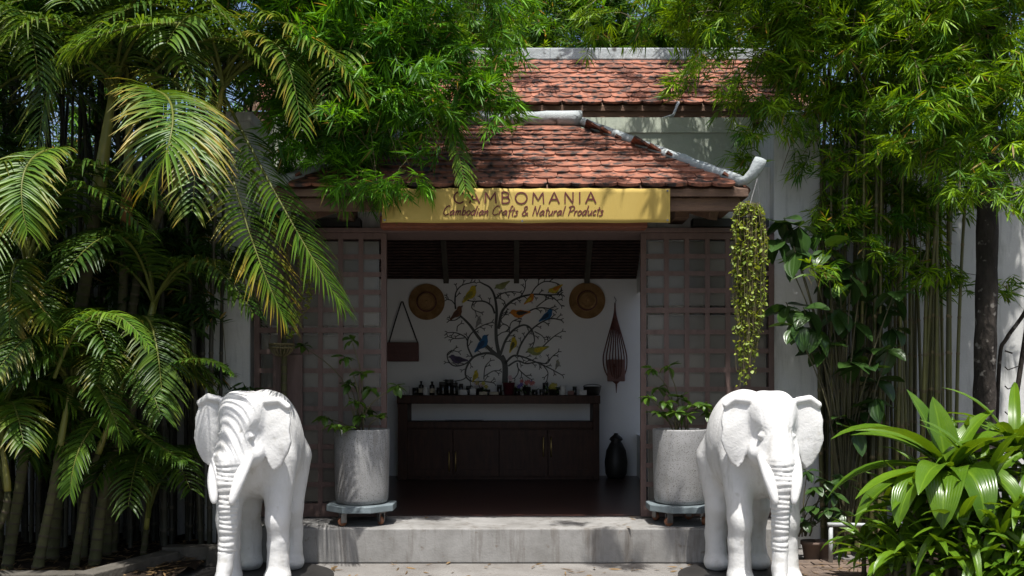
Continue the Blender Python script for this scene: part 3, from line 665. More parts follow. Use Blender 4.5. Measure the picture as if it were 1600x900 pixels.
# ---------- tree and birds on the back wall
tree = thing('wall_tree_ornament', 'dark tree wall ornament with curling branches and coloured birds', 'wall ornament', (wx(789), WY, wz(598)))
def zp(x, y): return (wx(690 + x / 5), wz(430 + y / 5))
CUR = [([(495, 845), (495, 700), (465, 630)], 46, 40), ([(470, 650), (400, 600), (300, 500), (220, 390), (150, 320)], 34, 14), ([(455, 640), (430, 520), (425, 400), (430, 280), (415, 170), (380, 100), (330, 70), (300, 55)], 30, 8),
       ([(445, 420), (470, 290), (540, 210), (620, 170), (720, 150), (830, 155), (930, 150)], 22, 8), ([(830, 155), (890, 190), (935, 240)], 10, 6), ([(460, 620), (500, 510), (560, 430), (640, 390), (700, 420), (725, 500), (710, 560)], 20, 7),
       ([(590, 620), (620, 540), (680, 450), (760, 380), (850, 340), (930, 350)], 16, 7), ([(495, 690), (560, 630), (640, 640), (740, 680), (830, 720), (940, 780)], 17, 7), ([(520, 710), (590, 670), (660, 690), (740, 680), (820, 690), (860, 640), (910, 600)], 14, 6),
       ([(590, 685), (600, 730), (650, 780), (700, 815)], 11, 6), ([(600, 730), (595, 770), (570, 805)], 9, 6), ([(480, 670), (420, 622), (340, 610), (250, 640), (195, 720), (190, 790), (240, 830), (330, 830), (400, 840)], 22, 7),
       ([(240, 640), (205, 560), (210, 490), (260, 430), (330, 390), (390, 370)], 14, 6), ([(205, 520), (180, 480), (110, 450), (45, 450)], 11, 6), ([(180, 490), (110, 495), (50, 480)], 8, 6), ([(110, 265), (105, 200), (115, 130), (160, 80), (250, 55)], 14, 6),
       ([(415, 300), (390, 240), (330, 205), (250, 205), (190, 195)], 15, 7), ([(250, 205), (238, 260), (310, 295)], 9, 6), ([(425, 180), (470, 145), (540, 130), (610, 135)], 11, 6), ([(240, 645), (190, 690), (110, 710), (60, 680), (45, 620), (80, 590), (130, 600)], 12, 6),
       ([(330, 815), (340, 720), (380, 670)], 9, 6), ([(335, 790), (400, 750), (450, 745)], 9, 6), ([(530, 450), (520, 400), (470, 370), (470, 320), (500, 305)], 9, 6), ([(528, 430), (545, 370), (600, 340)], 9, 6), ([(660, 300), (720, 265), (800, 255), (880, 275)], 11, 6),
       ([(740, 250), (790, 210), (830, 185)], 8, 6), ([(770, 580), (830, 520), (890, 470), (940, 440)], 10, 6), ([(700, 150), (740, 90), (810, 50), (900, 65), (935, 100), (930, 150)], 9, 6), ([(605, 185), (650, 110), (655, 50)], 9, 6), ([(790, 700), (830, 760), (820, 830)], 9, 6),
       ([(150, 320), (110, 350), (60, 355)], 9, 6), ([(430, 480), (470, 450), (510, 440)], 8, 6), ([(500, 250), (490, 205), (450, 180)], 8, 6), ([(110, 240), (80, 200), (45, 190)], 8, 6), ([(190, 800), (150, 820), (40, 835)], 9, 6), ([(725, 440), (780, 470), (805, 500)], 8, 6), ([(120, 440), (125, 400), (150, 380)], 8, 6)]
rd = random.Random(3); us = 5 / 5 * sw / 5
for ci, (pts, wa, wb) in enumerate(CUR):
    q = crom(pts, 6); m = MB(); n = len(q); dep = 0.006 + 0.0006 * (ci % 7)
    m.ribbon([zp(*p) for p in q], [(wa + (wb - wa) * i / (n - 1)) * 0.2 * sw for i in range(n)], WY - dep, WY)
    def tine(p, ang, L, wd=6):
        e = (p[0] + math.cos(ang) * L, p[1] + math.sin(ang) * L); mid = ((p[0] + e[0]) / 2 + 3, (p[1] + e[1]) / 2 - 3)
        m.ribbon([zp(*p), zp(*mid), zp(*e)], wd * .2 * sw, WY - dep - .0012 - rd.uniform(0, .0006), WY); return e
    if ci > 0:
        a, b = q[-3], q[-1]; an = math.atan2(b[1] - a[1], b[0] - a[0])
        for s in (-.7, .6): tine(b, an + s, rd.uniform(22, 36))
        acc = 0
        for i in range(3, n - 2):
            acc += math.dist(q[i], q[i - 1])
            if acc > 62 and wa < 24:
                acc = rd.uniform(0, 25); an = math.atan2(q[i + 1][1] - q[i - 1][1], q[i + 1][0] - q[i - 1][0]); s = rd.choice((-1, 1))
                e = tine(q[i], an + s * rd.uniform(.6, 1.0), rd.uniform(28, 44)); 
                tine(e, an + s * .2, 18); tine(e, an + s * 1.5, 18)
    m.build('trunk' if ci == 0 else 'branch', M['decal'], tree)
def bird(cx, cy, L, ang, flip, body, wing, beak=(0.05, 0.05, 0.05)):
    ol = [(-.52, -.10), (-.50, -.04), (-.28, .04), (-.10, .13), (.12, .17), (.22, .24), (.33, .245), (.41, .19), (.43, .15), (.36, .06), (.30, -.04), (.16, -.13), (-.02, -.15), (-.20, -.10)]
    wn = [(-.42, -.06), (-.18, .06), (.08, .12), (.17, .06), (.08, -.05), (-.10, -.08)]
    def tr(p):
        x, y = p; y = y * 1.25; x = -x if flip else x; c, s = math.cos(ang), math.sin(ang)
        return zp(cx + (x * c - y * s) * L, cy - (x * s + y * c) * L)
    def plate(poly, d0, d1, name, col, par, bulge):
        a = [tr(p) for p in poly]; gxc = sum(p[0] for p in a) / len(a); gzc = sum(p[1] for p in a) / len(a); m = MB()
        V = [(x, d0, z) for x, z in a] + [(x, d1, z) for x, z in a] + [(gxc, d0 - bulge, gzc)]; k = len(a)
        m.add(V, [(i, (i + 1) % k, 2 * k) for i in range(k)] + [(i, k + i, k + (i + 1) % k, (i + 1) % k) for i in range(k)])
        return m.build(name, mat('bird paint', col, tuple(c * .6 for c in col), 30, .7), par)
    b = plate(ol, WY - 0.016, WY - .002, 'bird', body, tree, 0.004)
    plate(wn, WY - 0.024, WY - .016, 'wing', wing, b, 0.003)
    plate([(.41, .20), (.53, .165), (.42, .13)], WY - 0.015, WY - .003, 'beak', beak, b, 0.001)
    for lx in (.02, .08):
        m = MB(); m.ribbon([tr((lx, -.12)), tr((lx - .01, -.27))], 0.004, WY - 0.012, WY - .008); m.build('leg', M['decal'], b)
YE, OR, BL, BR, GR, LG, PU = (.70, .55, .03), (.70, .25, .02), (.015, .15, .36), (.20, .085, .035), (.30, .30, .29), (.34, .38, .14), (.10, .075, .15)
for a in ((225, 155, 165, .6, 0, YE, (.36, .34, .04)), (478, 82, 125, .75, 1, LG, (.28, .3, .1)), (892, 112, 125, .8, 1, YE, OR), (688, 192, 110, .5, 0, OR, YE), (120, 302, 140, .55, 0, BR, (.12, .05, .03)), (290, 368, 95, .9, 0, GR, GR),
          (612, 302, 160, .35, 1, OR, (.03, .03, .03)), (820, 322, 140, .4, 0, BL, (.01, .05, .12)), (318, 540, 165, .62, 0, BL, (.01, .06, .16)), (560, 545, 130, .95, 0, YE, (.12, .12, .03)), (752, 590, 175, .55, 1, LG, YE), (130, 662, 150, .12, 1, PU, (.06, .05, .09)), (905, 700, 80, 1.0, 0, (.36, .35, .25), GR), (265, 790, 100, .9, 0, YE, (.42, .36, .04))):
    bird(*a)

# ================================================================== elephant statues (one continuous body from a distance field)
def surface_nets(vol, org, h):
    s = vol < 0
    c = [(i, j, k) for i in (0, 1) for j in (0, 1) for k in (0, 1)]
    nx, ny, nz = vol.shape
    cut = lambda a, o: a[o[0]:nx - 1 + o[0], o[1]:ny - 1 + o[1], o[2]:nz - 1 + o[2]]
    cnt = sum(cut(s, o).astype(np.int8) for o in c)
    act = (cnt > 0) & (cnt < 8)
    I = np.argwhere(act); idx = -np.ones(act.shape, np.int64); idx[act] = np.arange(len(I))
    acc = np.zeros((len(I), 3)); num = np.zeros(len(I))
    val = {o: vol[I[:, 0] + o[0], I[:, 1] + o[1], I[:, 2] + o[2]] for o in c}
    for a in c:
        for ax in range(3):
            if a[ax] == 0:
                b = list(a); b[ax] = 1; b = tuple(b); va, vb = val[a], val[b]; ch = (va < 0) != (vb < 0)
                t = np.where(ch, va / np.where(ch, va - vb, 1), 0)
                p = np.array(a, float)[None, :] + t[:, None] * (np.array(b) - np.array(a))[None, :]
                acc += p * ch[:, None]; num += ch
    V = (I + acc / num[:, None]) * h + np.array(org)
    F = []
    for ax in range(3):
        u, v = (ax + 1) % 3, (ax + 2) % 3
        sl0 = [slice(None)] * 3; sl1 = [slice(None)] * 3; sl0[ax] = slice(0, -1); sl1[ax] = slice(1, None)
        ch = s[tuple(sl0)] != s[tuple(sl1)]
        E = np.argwhere(ch); E = E[(E[:, u] > 0) & (E[:, v] > 0) & (E[:, u] < act.shape[u]) & (E[:, v] < act.shape[v])]
        q = []
        for du, dv in ((1, 1), (0, 1), (0, 0), (1, 0)):
            e = E.copy(); e[:, u] -= du; e[:, v] -= dv; q.append(idx[e[:, 0], e[:, 1], e[:, 2]])
        q = np.stack(q, 1); inside = s[E[:, 0], E[:, 1], E[:, 2]]
        q[~inside] = q[~inside][:, ::-1]; F.append(q)
    return V, np.concatenate(F)

XS = 0.87          # the statues are narrow
def elephant_mesh(yaw, tilt, seed):
    h = 0.0080; lo = np.array([-0.56, -0.90, -0.02]); hi = np.array([0.56, 0.60, 1.40])
    ax = [np.arange(lo[i], hi[i], h, dtype=np.float32) for i in range(3)]
    X, Y, Z = np.meshgrid(*ax, indexing='ij')
    def ell(c, r, X=X, Y=Y, Z=Z):
        q = np.sqrt(((X - c[0]) / r[0]) ** 2 + ((Y - c[1]) / r[1]) ** 2 + ((Z - c[2]) / r[2]) ** 2)
        return (q - 1) * min(r) * (0.5 + 0.5 * np.clip(q, 0, 1))
    def cap(a, b, ra, rb, X=X, Y=Y, Z=Z):
        a, b = np.array(a, np.float32), np.array(b, np.float32); d = b - a
        t = np.clip(((X - a[0]) * d[0] + (Y - a[1]) * d[1] + (Z - a[2]) * d[2]) / (d @ d), 0, 1)
        return np.sqrt((X - a[0] - t * d[0]) ** 2 + (Y - a[1] - t * d[1]) ** 2 + (Z - a[2] - t * d[2]) ** 2) - (ra + (rb - ra) * t)
    def su(a, b, k):
        t = np.clip(0.5 + 0.5 * (b - a) / k, 0, 1); return b + (a - b) * t - k * t * (1 - t)
    D = ell((0, .08, .92), (.315, .45, .37))
    D = su(D, ell((0, .12, 1.04), (.24, .36, .285)), .08)
    D = su(D, ell((0, -.15, .91), (.275, .24, .32)), .08)
    D = su(D, ell((0, -.30, 1.05), (.165, .26, .20)), .09)
    # legs
    for s in (-1, 1):
        for L in ([(s * .18, -.20, .84, .14), (s * .19, -.26, .46, .092), (s * .19, -.25, .28, .082), (s * .19, -.26, .06, .092)],
                  [(s * .17, .30, .82, .17), (s * .175, .25, .46, .098), (s * .175, .30, .26, .084), (s * .175, .28, .06, .095)]):
            leg = None
            for a, b in zip(L[:-1], L[1:]):
                q = cap(a[:3], b[:3], a[3], b[3]); leg = q if leg is None else su(leg, q, .03)
            D = su(D, leg, .06)
        D = su(D, ell((s * .19, -.315, .43), (.06, .05, .075)), .05)
        D = su(D, ell((s * .19, -.29, .05), (.10, .11, .06)), .03)
        D = su(D, ell((s * .175, .25, .05), (.105, .11, .06)), .03)
    # head in its own turned frame about the neck
    cy, cz = -.28, 1.02; ca, sa = math.cos(yaw), math.sin(yaw); ct, st = math.cos(tilt), math.sin(tilt)
    hx = X * ca + (Y - cy) * sa; hy = -X * sa + (Y - cy) * ca + cy + .045
    hx, hz = hx * ct + (Z - cz) * st, -hx * st + (Z - cz) * ct + cz
    A = dict(X=hx, Y=hy, Z=hz)
    H = ell((0, -.40, 1.12), (.185, .19, .20), **A)
    for s in (-1, 1): H = su(H, ell((s * .075, -.40, 1.20), (.105, .14, .115), **A), .05)
    H = su(H, ell((0, -.50, 1.0), (.135, .14, .20), **A), .08)
    for s in (-1, 1):
        H = su(H, ell((s * .105, -.47, .93), (.085, .12, .10), **A), .05)
        H = su(H, cap((s * .105, -.50, .95), (s * .10, -.62, .865), .062, .045, **A), .03)      # tusk sockets
    tr = [(0, -.55, .98, .115), (0, -.635, .86, .098), (0, -.66, .74, .083), (0, -.655, .60, .071), (0, -.64, .46, .063), (-.005, -.635, .33, .058), (-.01, -.65, .2, .054), (-.015, -.68, .12, .052)]
    Tk = None
    for a, b in zip(tr[:-1], tr[1:]):
        q = cap(a[:3], b[:3], a[3], b[3], **A); Tk = q if Tk is None else su(Tk, q, .02)
    ring = np.abs(np.sin((hz + .006 * np.sin(hz * 23) + .005 * np.sin(hx * 25 + 40 * hz)) * math.pi / .034)) ** 0.6
    Tk = Tk + np.where((hz < .90) & (hz > .3), .010 * (1 - ring) * np.clip((.90 - hz) / .05, 0, 1) * np.clip(-(hy + .60) / .04, 0, 1), 0)
    H = su(H, Tk, .035)
    for s in (-1, 1):
        c = ell((s * .172, -.55, 1.03), (.05, .055, .075), **A); H = -su(-H, c, .05)      # soft eye hollows
        H = su(H, ell((s * .122, -.560, 1.035), (.016, .022, .013), **A), .02)
    for s in (-1, 1):   # creases round the eyes
        rr = np.sqrt(((hy + .555) / 1.25) ** 2 + (hz - 1.035) ** 2)
        H = H + .0045 * (np.exp(-((rr - .040) / .005) ** 2) + .7 * np.exp(-((rr - .058) / .005) ** 2)) * (hx * s > .06) * (hz > .99)
    D = su(D, H, .06)
    # ears: bent plates with rolled top edges
    ol = np.array([(-.02, 1.21), (.05, 1.265), (.14, 1.275), (.20, 1.22), (.222, 1.13), (.215, 1.07), (.225, 1.0), (.20, .93), (.15, .845), (.10, .815), (.065, .86), (.035, .94), (-.02, 1.0)])
    for s in (-1, 1):
        ea = math.radians(8)
        ux, uy = math.cos(ea) * s, math.sin(ea); x0, y0 = s * .150, -.44
        u = (hx - x0) * ux + (hy - y0) * uy; wv = -(hx - x0) * uy * s + (hy - y0) * math.cos(ea)
        wv = wv + 0.035 * np.sin((hz - .82) * 7) * np.clip(u / .2, 0, 1) - .5 * np.clip(u, 0, 1) ** 2 * .6
        px, pz = u, hz
        d2 = np.full(u.shape, 9.0, np.float32); ins = np.zeros(u.shape, bool)
        for i in range(len(ol)):
            a, b = ol[i], ol[(i + 1) % len(ol)]; e = b - a
            t = np.clip(((px - a[0]) * e[0] + (pz - a[1]) * e[1]) / (e @ e), 0, 1)
            d2 = np.minimum(d2, (px - a[0] - t * e[0]) ** 2 + (pz - a[1] - t * e[1]) ** 2)
            cond = (a[1] > pz) != (b[1] > pz)
            xi = a[0] + (pz - a[1]) * e[0] / (e[1] if abs(e[1]) > 1e-9 else 1e-9); ins ^= cond & (px < xi)
        d2 = np.sqrt(d2); d2 = np.where(ins, -d2, d2)
        thick = np.abs(wv) - .016
        E = np.where((d2 > 0) & (thick > 0), np.sqrt(d2 ** 2 + thick ** 2), np.maximum(d2, thick)) - .004
        # rolled rim along the top and outer corner
        rim = None
        for a, b in (((.03, 1.262), (.13, 1.275)), ((.13, 1.275), (.195, 1.235))):
            ee = (b[0] - a[0], b[1] - a[1]); t = np.clip(((u - a[0]) * ee[0] + (hz - a[1]) * ee[1]) / (ee[0] ** 2 + ee[1] ** 2), 0, 1)
            q = np.sqrt((u - a[0] - t * ee[0]) ** 2 + (hz - a[1] - t * ee[1]) ** 2 + (wv + .022) ** 2) - .024; rim = q if rim is None else np.minimum(rim, q)
        E = su(E, rim, .015)
        D = su(D, E, .022)
    rs = np.random.default_rng(seed)
    for f, a in ((9, .0040), (19, .0022), (37, .0012)):
        ph = rs.uniform(0, 6, 3); D = D + a * np.sin(f * X + ph[0] + 2 * np.sin(f * .4 * Z)) * np.sin(f * Y + ph[1]) * np.sin(f * Z + ph[2])
    for (f0, f1, z0, z1, amp) in ((21, 3, .60, .95, .0035), (33, -4, .95, 1.25, .0022)):
        D = D + amp * np.exp(-(np.sin(f0 * Y + f1 * Z * 3 + 1.5 * np.sin(5 * X)) / .18) ** 2) * np.clip((Z - z0) / .08, 0, 1) * np.clip((z1 - Z) / .08, 0, 1)
    # lumpy casting seam above the feet
    D = D - .004 * np.exp(-((Z - .30) / .02) ** 2) * np.sin(30 * X + 17 * Y)
    D = np.maximum(D, .0005 - Z)
    # tail
    D = su(D, cap((.0, .50, 1.05), (.02, .545, .62), .028, .02), .02)
    V, F = surface_nets(D, lo, h); V[:, 0] *= XS
    return V, F

def elephant(loc, rz, yaw, tilt, seed, label):
    t = thing('elephant_statue', label, 'statue', loc, 'elephant statues beside the entrance', rz)
    V, F = elephant_mesh(yaw, tilt, seed)
    me = np_mesh('body', V, F); o = link('body', me, M['statue'], t, local=True)
    o.location = (0, 0, 0.035)
    cy, cz = -.28, 1.02
    R = Matrix.Translation((0, cy, cz)) @ Matrix.Rotation(yaw, 4, 'Z') @ Matrix.Rotation(-tilt, 4, 'Y') @ Matrix.Translation((0, -cy - .045, -cz))
    for s in (-1, 1):
        pts = crom([(s * .105, -.56, .92), (s * .104, -.635, .85), (s * .095, -.70, .76), (s * .072, -.735, .66), (s * .062, -.748, .620)], 5)
        n = len(pts); m = MB(); m.tube([Vector(((R @ Vector(p)).x * XS, *(R @ Vector(p)).yz)) for p in pts], [.044 * (1 - (i / (n - 1)) ** 2.2 * .75) for i in range(n)], 12)
        q = m.build('tusk', M['tusk'], t, True, local=True); q.location = (0, 0, 0.035)
    m = MB(); m.lathe([(.50, 0.002), (.50, .028), (.485, .034)], 40); b = m.build('base', M['black'], t, local=True)
    b.location = (0, 0.02, 0)
    return t
elephant((-1.785, 6.27, 0), math.radians(3), math.radians(-7), math.radians(-2), 1, 'white elephant statue with rippled shade on its face beside the palms')
elephant((1.70, 6.27, 0), math.radians(5), math.radians(-8), 0, 2, 'white elephant statue with folded ears beside the broad strap leaved plant')

# ================================================================== pots on wheeled boards
def dolly(x, y, label):
    t = thing('plant_dolly', label, 'dolly', (x, y, PLAT), 'wheeled boards under the pots')
    m = MB(); n = 8; r = 0.29; k = math.pi / 8
    m.lathe([(r, 0.112), (r, 0.165)], 8, (0, 0, 0), Matrix.Rotation(k, 4, 'Z')); d = m.build('deck', M['dolly'], t, bevel=0.006, local=True)
    for i in range(4):
        a = math.pi / 4 + math.pi / 2 * i + 0.2; cx, cy = 0.21 * math.cos(a), 0.21 * math.sin(a); ro = random.uniform(0, 3)
        m = MB(); Rm = Matrix.Translation((cx, cy, 0)) @ Matrix.Rotation(ro, 4, 'Z')
        m.box(-.025, .025, -.025, .025, .10, .111, Rm); m.box(-.024, -.018, -.015, .03, .03, .10, Rm); m.box(.018, .024, -.015, .03, .03, .10, Rm)
        cst = m.build('caster', M['steel'], t, local=True)
        m = MB(); m.lathe([(.030, -.014), (.036, -.010), (.036, .010), (.030, .014)], 14, (0, 0, 0), Rm @ Matrix.Translation((0, .012, .038)) @ Matrix.Rotation(math.pi / 2, 4, 'Y')); m.build('wheel', M['rubber'], cst, True, local=True)
def pot(x, y, r, h, label):
    z = PLAT + 0.168
    t = thing('plant_pot', label, 'plant pot', (x, y, z), 'grey terrazzo pots on wheeled boards')
    m = MB(); m.lathe([(r * .80, 0.0), (r * .90, .008), (r * .945, .035), (r * .965, .12), (r * .985, h * .6), (r, h - .012), (r * .99, h), (r * .90, h), (r * .88, h - .02), (r * .86, h - .06)], 48)
    m.build('body', M['terrazzo'], t, True, local=True)
    m = MB(); m.lathe([(r * .87, h - .10), (r * .87, h - .055), (r * .4, h - .04)], 24); m.build('soil', M['soil'], t, True, local=True)
    return z + h
dolly(-1.225, 7.16, 'blue grey wheeled board under the pot beside the rippled elephant')
dolly(1.375, 7.16, 'blue grey wheeled board under the pot behind the folded ear elephant')
zl = pot(-1.225, 7.16, 0.225, 0.60, 'grey terrazzo pot of the taller leggy shrub')
zr = pot(1.375, 7.16, 0.225, 0.60, 'grey terrazzo pot of the lower bushy shrub')

# ------------------------------------------------------------------ single leaf meshes (parts)
def blade(name, L, W, droop, prof, seg=8, fold=0.25, wav=0.0, lift=0.0, twist=0.0):
    """a leaf along +Y from the origin, arching: lift raises, droop bends down"""
    V, st = [], []
    for i in range(seg + 1):
        t = i / seg; y = L * t; wd = W / 2 * prof(t)
        ang = lift - droop * t
        V_c = None
        st_t = t
        if i == 0: px, pz, = 0.0, 0.0
        else:
            px += math.cos(lift - droop * (t - .5 / seg)) * L / seg; pz += math.sin(lift - droop * (t - .5 / seg)) * L / seg
        for u in (-1, -.5, 0, .5, 1):
            dz = fold * wd * (abs(u) - .5) + wav * wd * math.sin(t * 9 + u * 2)
            tw = twist * t
            V.append((u * wd * math.cos(tw), px - math.sin(ang) * dz, pz + math.cos(ang) * dz + u * wd * math.sin(tw))); st.append((u, t, 0))
    F = [(i * 5 + k, i * 5 + k + 1, (i + 1) * 5 + k + 1, (i + 1) * 5 + k) for i in range(seg) for k in range(4)]
    return np_mesh(name, V, F, st=st)
oval = lambda t: max(0.03, math.sin(math.pi * min(1, t ** 0.8)) ** 0.75)
strap = lambda t: max(0.02, min(1, .45 + t * 1.8) * (1 - t ** 3.2) ** .8)
POTL = [blade('leaf', 0.105, 0.05, d, oval, 5, .3, lift=.2) for d in (.5, .9, 1.4)]
def shrub(name, root, base, cl, meshes, mt, n, lr, stem_r, label, cat, group=None, sc=(0.7, 1.2), inward=0.0, spread=(-.7, .5)):
    t = thing(name, label, cat, base, group)
    for c in cl:
        c = Vector(c); b = Vector(base) + Vector((random.uniform(-lr, lr), random.uniform(-lr, lr), 0))
        mid = b.lerp(c, .5) + Vector(((b.x - c.x) * .15 + random.uniform(-.03, .03), random.uniform(-.03, .03), abs(c.z - b.z) * .12))
        pts = crom([tuple(b), tuple(mid), tuple(c)], 5); m = MB(); m.tube([Vector(p) for p in pts], [stem_r * (1 - .5 * i / (len(pts) - 1)) for i in range(len(pts))], 5); m.build('stem', M['stem'], t, True)
        tp = worldm(t).inverted()
        for i in range(n):
            a = 2 * math.pi * i / n + random.uniform(-.4, .4)
            o = bpy.data.objects.new('leaf', random.choice(meshes)); C.objects.link(o)
            if not o.data.materials: o.data.materials.append(mt)
            back = random.uniform(0, .25); p = c.lerp(Vector(pts[-3]), back)
            o.matrix_basis = Matrix.Translation(p) @ Matrix.Rotation(a, 4, 'Z') @ Matrix.Rotation(random.uniform(*spread), 4, 'X') @ Matrix.Rotation(random.uniform(-.5, .5), 4, 'Y') @ Matrix.Diagonal((*[random.uniform(*sc)] * 3, 1))
            o.parent = t; o.matrix_parent_inverse = tp
    return t
lc = [(548, 528, 7.1), (538, 556, 7.05), (566, 582, 7.1), (580, 606, 7.15), (556, 628, 7.0), (522, 664, 6.95), (541, 668, 6.92), (562, 650, 7.0), (592, 652, 7.1), (621, 602, 7.05), (507, 652, 7.1), (575, 640, 7.2), (545, 600, 7.2), (470, 538, 7.25)]
rc = [(1018, 575, 7.1), (1043, 572, 7.05), (1012, 620, 7.05), (1040, 628, 7.0), (1064, 620, 7.1), (1082, 632, 7.05), (1030, 605, 7.15), (1056, 643, 6.98), (1098, 632, 7.1), (1075, 648, 7.0), (1028, 645, 7.05), (1110, 645, 7.15)]
shrub('potted_shrub', None, (-1.225, 7.16, zl - 0.05), [P(*c) for c in lc], POTL, M['potleaf'], 8, .06, .007, 'leggy green shrub with whorled leaves growing in the pot beside the palms', 'shrub', 'shrubs in terrazzo pots')
shrub('potted_shrub', None, (1.375, 7.16, zr - 0.05), [P(*c) for c in rc], POTL, M['potleaf'], 8, .06, .006, 'low bushy green shrub growing in the pot behind an elephant', 'shrub', 'shrubs in terrazzo pots')

# big oval leaves of the shrub against the pillar
BIGL = [blade('leaf', 0.21, 0.125, d, oval, 6, .22, .05, lift=.15) for d in (.4, .8, 1.2)]
bc = [(1225, 340, 6.95), (1248, 352, 6.9), (1240, 385, 6.85), (1215, 372, 6.95), (1280, 350, 7.0), (1290, 380, 6.9), (1310, 400, 6.95), (1270, 400, 7.0), (1300, 430, 7.05), (1320, 350, 7.1),
      (1228, 472, 6.95), (1255, 480, 6.9), (1240, 505, 6.85), (1275, 510, 6.9), (1290, 535, 6.95), (1310, 480, 7.0), (1335, 500, 7.05), (1355, 470, 7.1), (1385, 480, 7.1), (1395, 510, 7.1), (1350, 540, 7.1),
      (1390, 540, 6.85), (1360, 570, 6.85), (1330, 560, 6.9), (1400, 450, 6.9), (1330, 430, 6.85), (1350, 400, 6.9), (1370, 620, 6.9), (1320, 650, 7.0), (1335, 670, 7.0), (1345, 640, 7.1), (1370, 590, 7.05)]
shrub('climbing_shrub', None, (2.72, 7.15, 0.07), [P(*c) for c in bc], BIGL, M['bigleaf'], 5, .03, .008, 'dark shrub with large oval leaves against the white pillar', 'shrub', sc=(.85, 1.25), spread=(-1.2, .3))
sc_ = [(1262, 735, 6.95), (1275, 760, 6.9), (1290, 750, 6.9), (1305, 770, 6.9), (1270, 790, 6.9), (1295, 795, 6.85), (1320, 745, 7.0), (1315, 800, 6.9), (1258, 815, 6.9)]
shrub('pot_plant', None, (2.33, 7.0, 0.2), [P(*c) for c in sc_], BIGL, M['bigleaf'], 6, .06, .006, 'small dark leafy plant in a clay pot behind the white pipe', 'plant', sc=(.45, .75), spread=(-.9, .4))
for i, (px, lb) in enumerate(((1268, 'small dull clay pot at the foot of the pillar holding the dark leafy plant'), (1290, 'small dull clay pot next to the upright white pipe'))):
    c = P(px, 862, 6.98); t = thing('clay_pot', lb, 'plant pot', (c.x, c.y, .004), 'clay pots by the pillar')
    m = MB(); m.lathe([(.055, 0), (.075, .13), (.085, .13), (.085, .16), (.07, .16), (.066, .12)], 20, t.location); m.build('body', M['clay'], t, True)
t = thing('pipe_rail', 'bent white plastic pipe standing on the pavers before the bed', 'pipe', (P(1298, 0, 6.75).x, 6.75, 0))
a = P(1298, 822, 6.75); b = P(1352, 823, 6.75)
m = MB(); m.tube([(a.x, 6.75, 0.034), (a.x, 6.75, a.z - .01)], .016, 10); m.build('upright', M['pvc'], t, True)
m = MB(); m.tube([(a.x - .023, 6.75, a.z + .012), (b.x, 6.75, b.z + .012), (b.x + .3, 6.8, b.z + .012)], .016, 10); m.build('top_pipe', M['pvc'], t, True)

# ================================================================== strap leaved plants (each leaf a part)
def rosette(name, base, n, L, W, label, cat, group=None, lift=(0.25, 1.35), droop=(0.9, 1.9), seg=8, hero=None):
    t = thing(name, label, cat, base, group)
    ms = [blade('leaf', L * q, W * (0.85 + .3 * random.random()), d, strap, seg, .35, .04, lift=l, twist=random.uniform(-.5, .5))
          for q, l, d in [(random.uniform(.75, 1.05), lift[0] + (lift[1] - lift[0]) * i / 5, random.uniform(*droop)) for i in range(6)]]
    for me in ms: me.materials.append(M['straple'])
    ti = worldm(t).inverted()
    for i in range(n):
        o = bpy.data.objects.new('leaf', ms[i % 6] if i < n * .75 else random.choice(ms)); C.objects.link(o)
        a = i * 2.399 + random.uniform(-.35, .35)
        o.matrix_basis = Matrix.Translation(Vector(base) + Vector((math.cos(a + 1.57) * .02, math.sin(a + 1.57) * .02, random.uniform(0, .06)))) @ Matrix.Rotation(a, 4, 'Z') @ Matrix.Diagonal((*[random.uniform(.8, 1.1)] * 3, 1))
        o.parent = t; o.matrix_parent_inverse = ti
    for (az, l, d, LL, WW) in (hero or []):
        me = blade('leaf', LL, WW * 1.6, d, strap, 10, .35, .03, lift=l, twist=random.uniform(-.25, .25)); me.materials.append(M['straple'])
        o = bpy.data.objects.new('leaf', me); C.objects.link(o)
        o.matrix_basis = Matrix.Translation(Vector(base)) @ Matrix.Rotation(math.radians(az), 4, 'Z'); o.parent = t; o.matrix_parent_inverse = ti
    sr = W * .3; m = MB(); m.tube([Vector((base[0], base[1], 0.05)), Vector((base[0], base[1], base[2] + .03))], [sr, sr * .7], 8); m.build('stem', M['stem'], t, True)
    return t
b = P(1482, 745, 5.75)
# azimuth: 0 = away from the viewer, 90 = to the viewer's left, -90 = right, 180 = towards the viewer
rosette('lily_plant', tuple(b), 9, .8, .16, 'large glossy strap leaved plant with very broad arching leaves beside an elephant', 'plant', hero=[
    (95, 1.15, 1.7, .95, .115), (80, .55, 1.5, .85, .12), (110, .35, 1.0, .80, .10), (150, .75, 2.5, .75, .17), (178, .85, 2.7, .72, .16), (10, 1.45, .35, .55, .14), (35, 1.35, .5, .65, .11),
    (-78, 1.1, 1.75, .95, .11), (-95, .75, 1.3, .95, .11), (-110, .45, 1.5, .85, .10), (-150, .7, 2.4, .70, .12), (-172, .5, 2.2, .6, .12), (125, .6, 2.1, .78, .15), (-60, 1.2, 1.0, .7, .09), (60, 1.0, 1.2, .7, .10), (165, .2, 1.6, .55, .11), (-130, .3, 1.7, .65, .11)])
b2 = P(1585, 715, 5.9)
rosette('lily_plant', tuple(b2), 18, .75, .085, 'tall strap leaved plant growing between the large glossy one and the wall', 'plant', lift=(.7, 1.4), droop=(.8, 1.6))
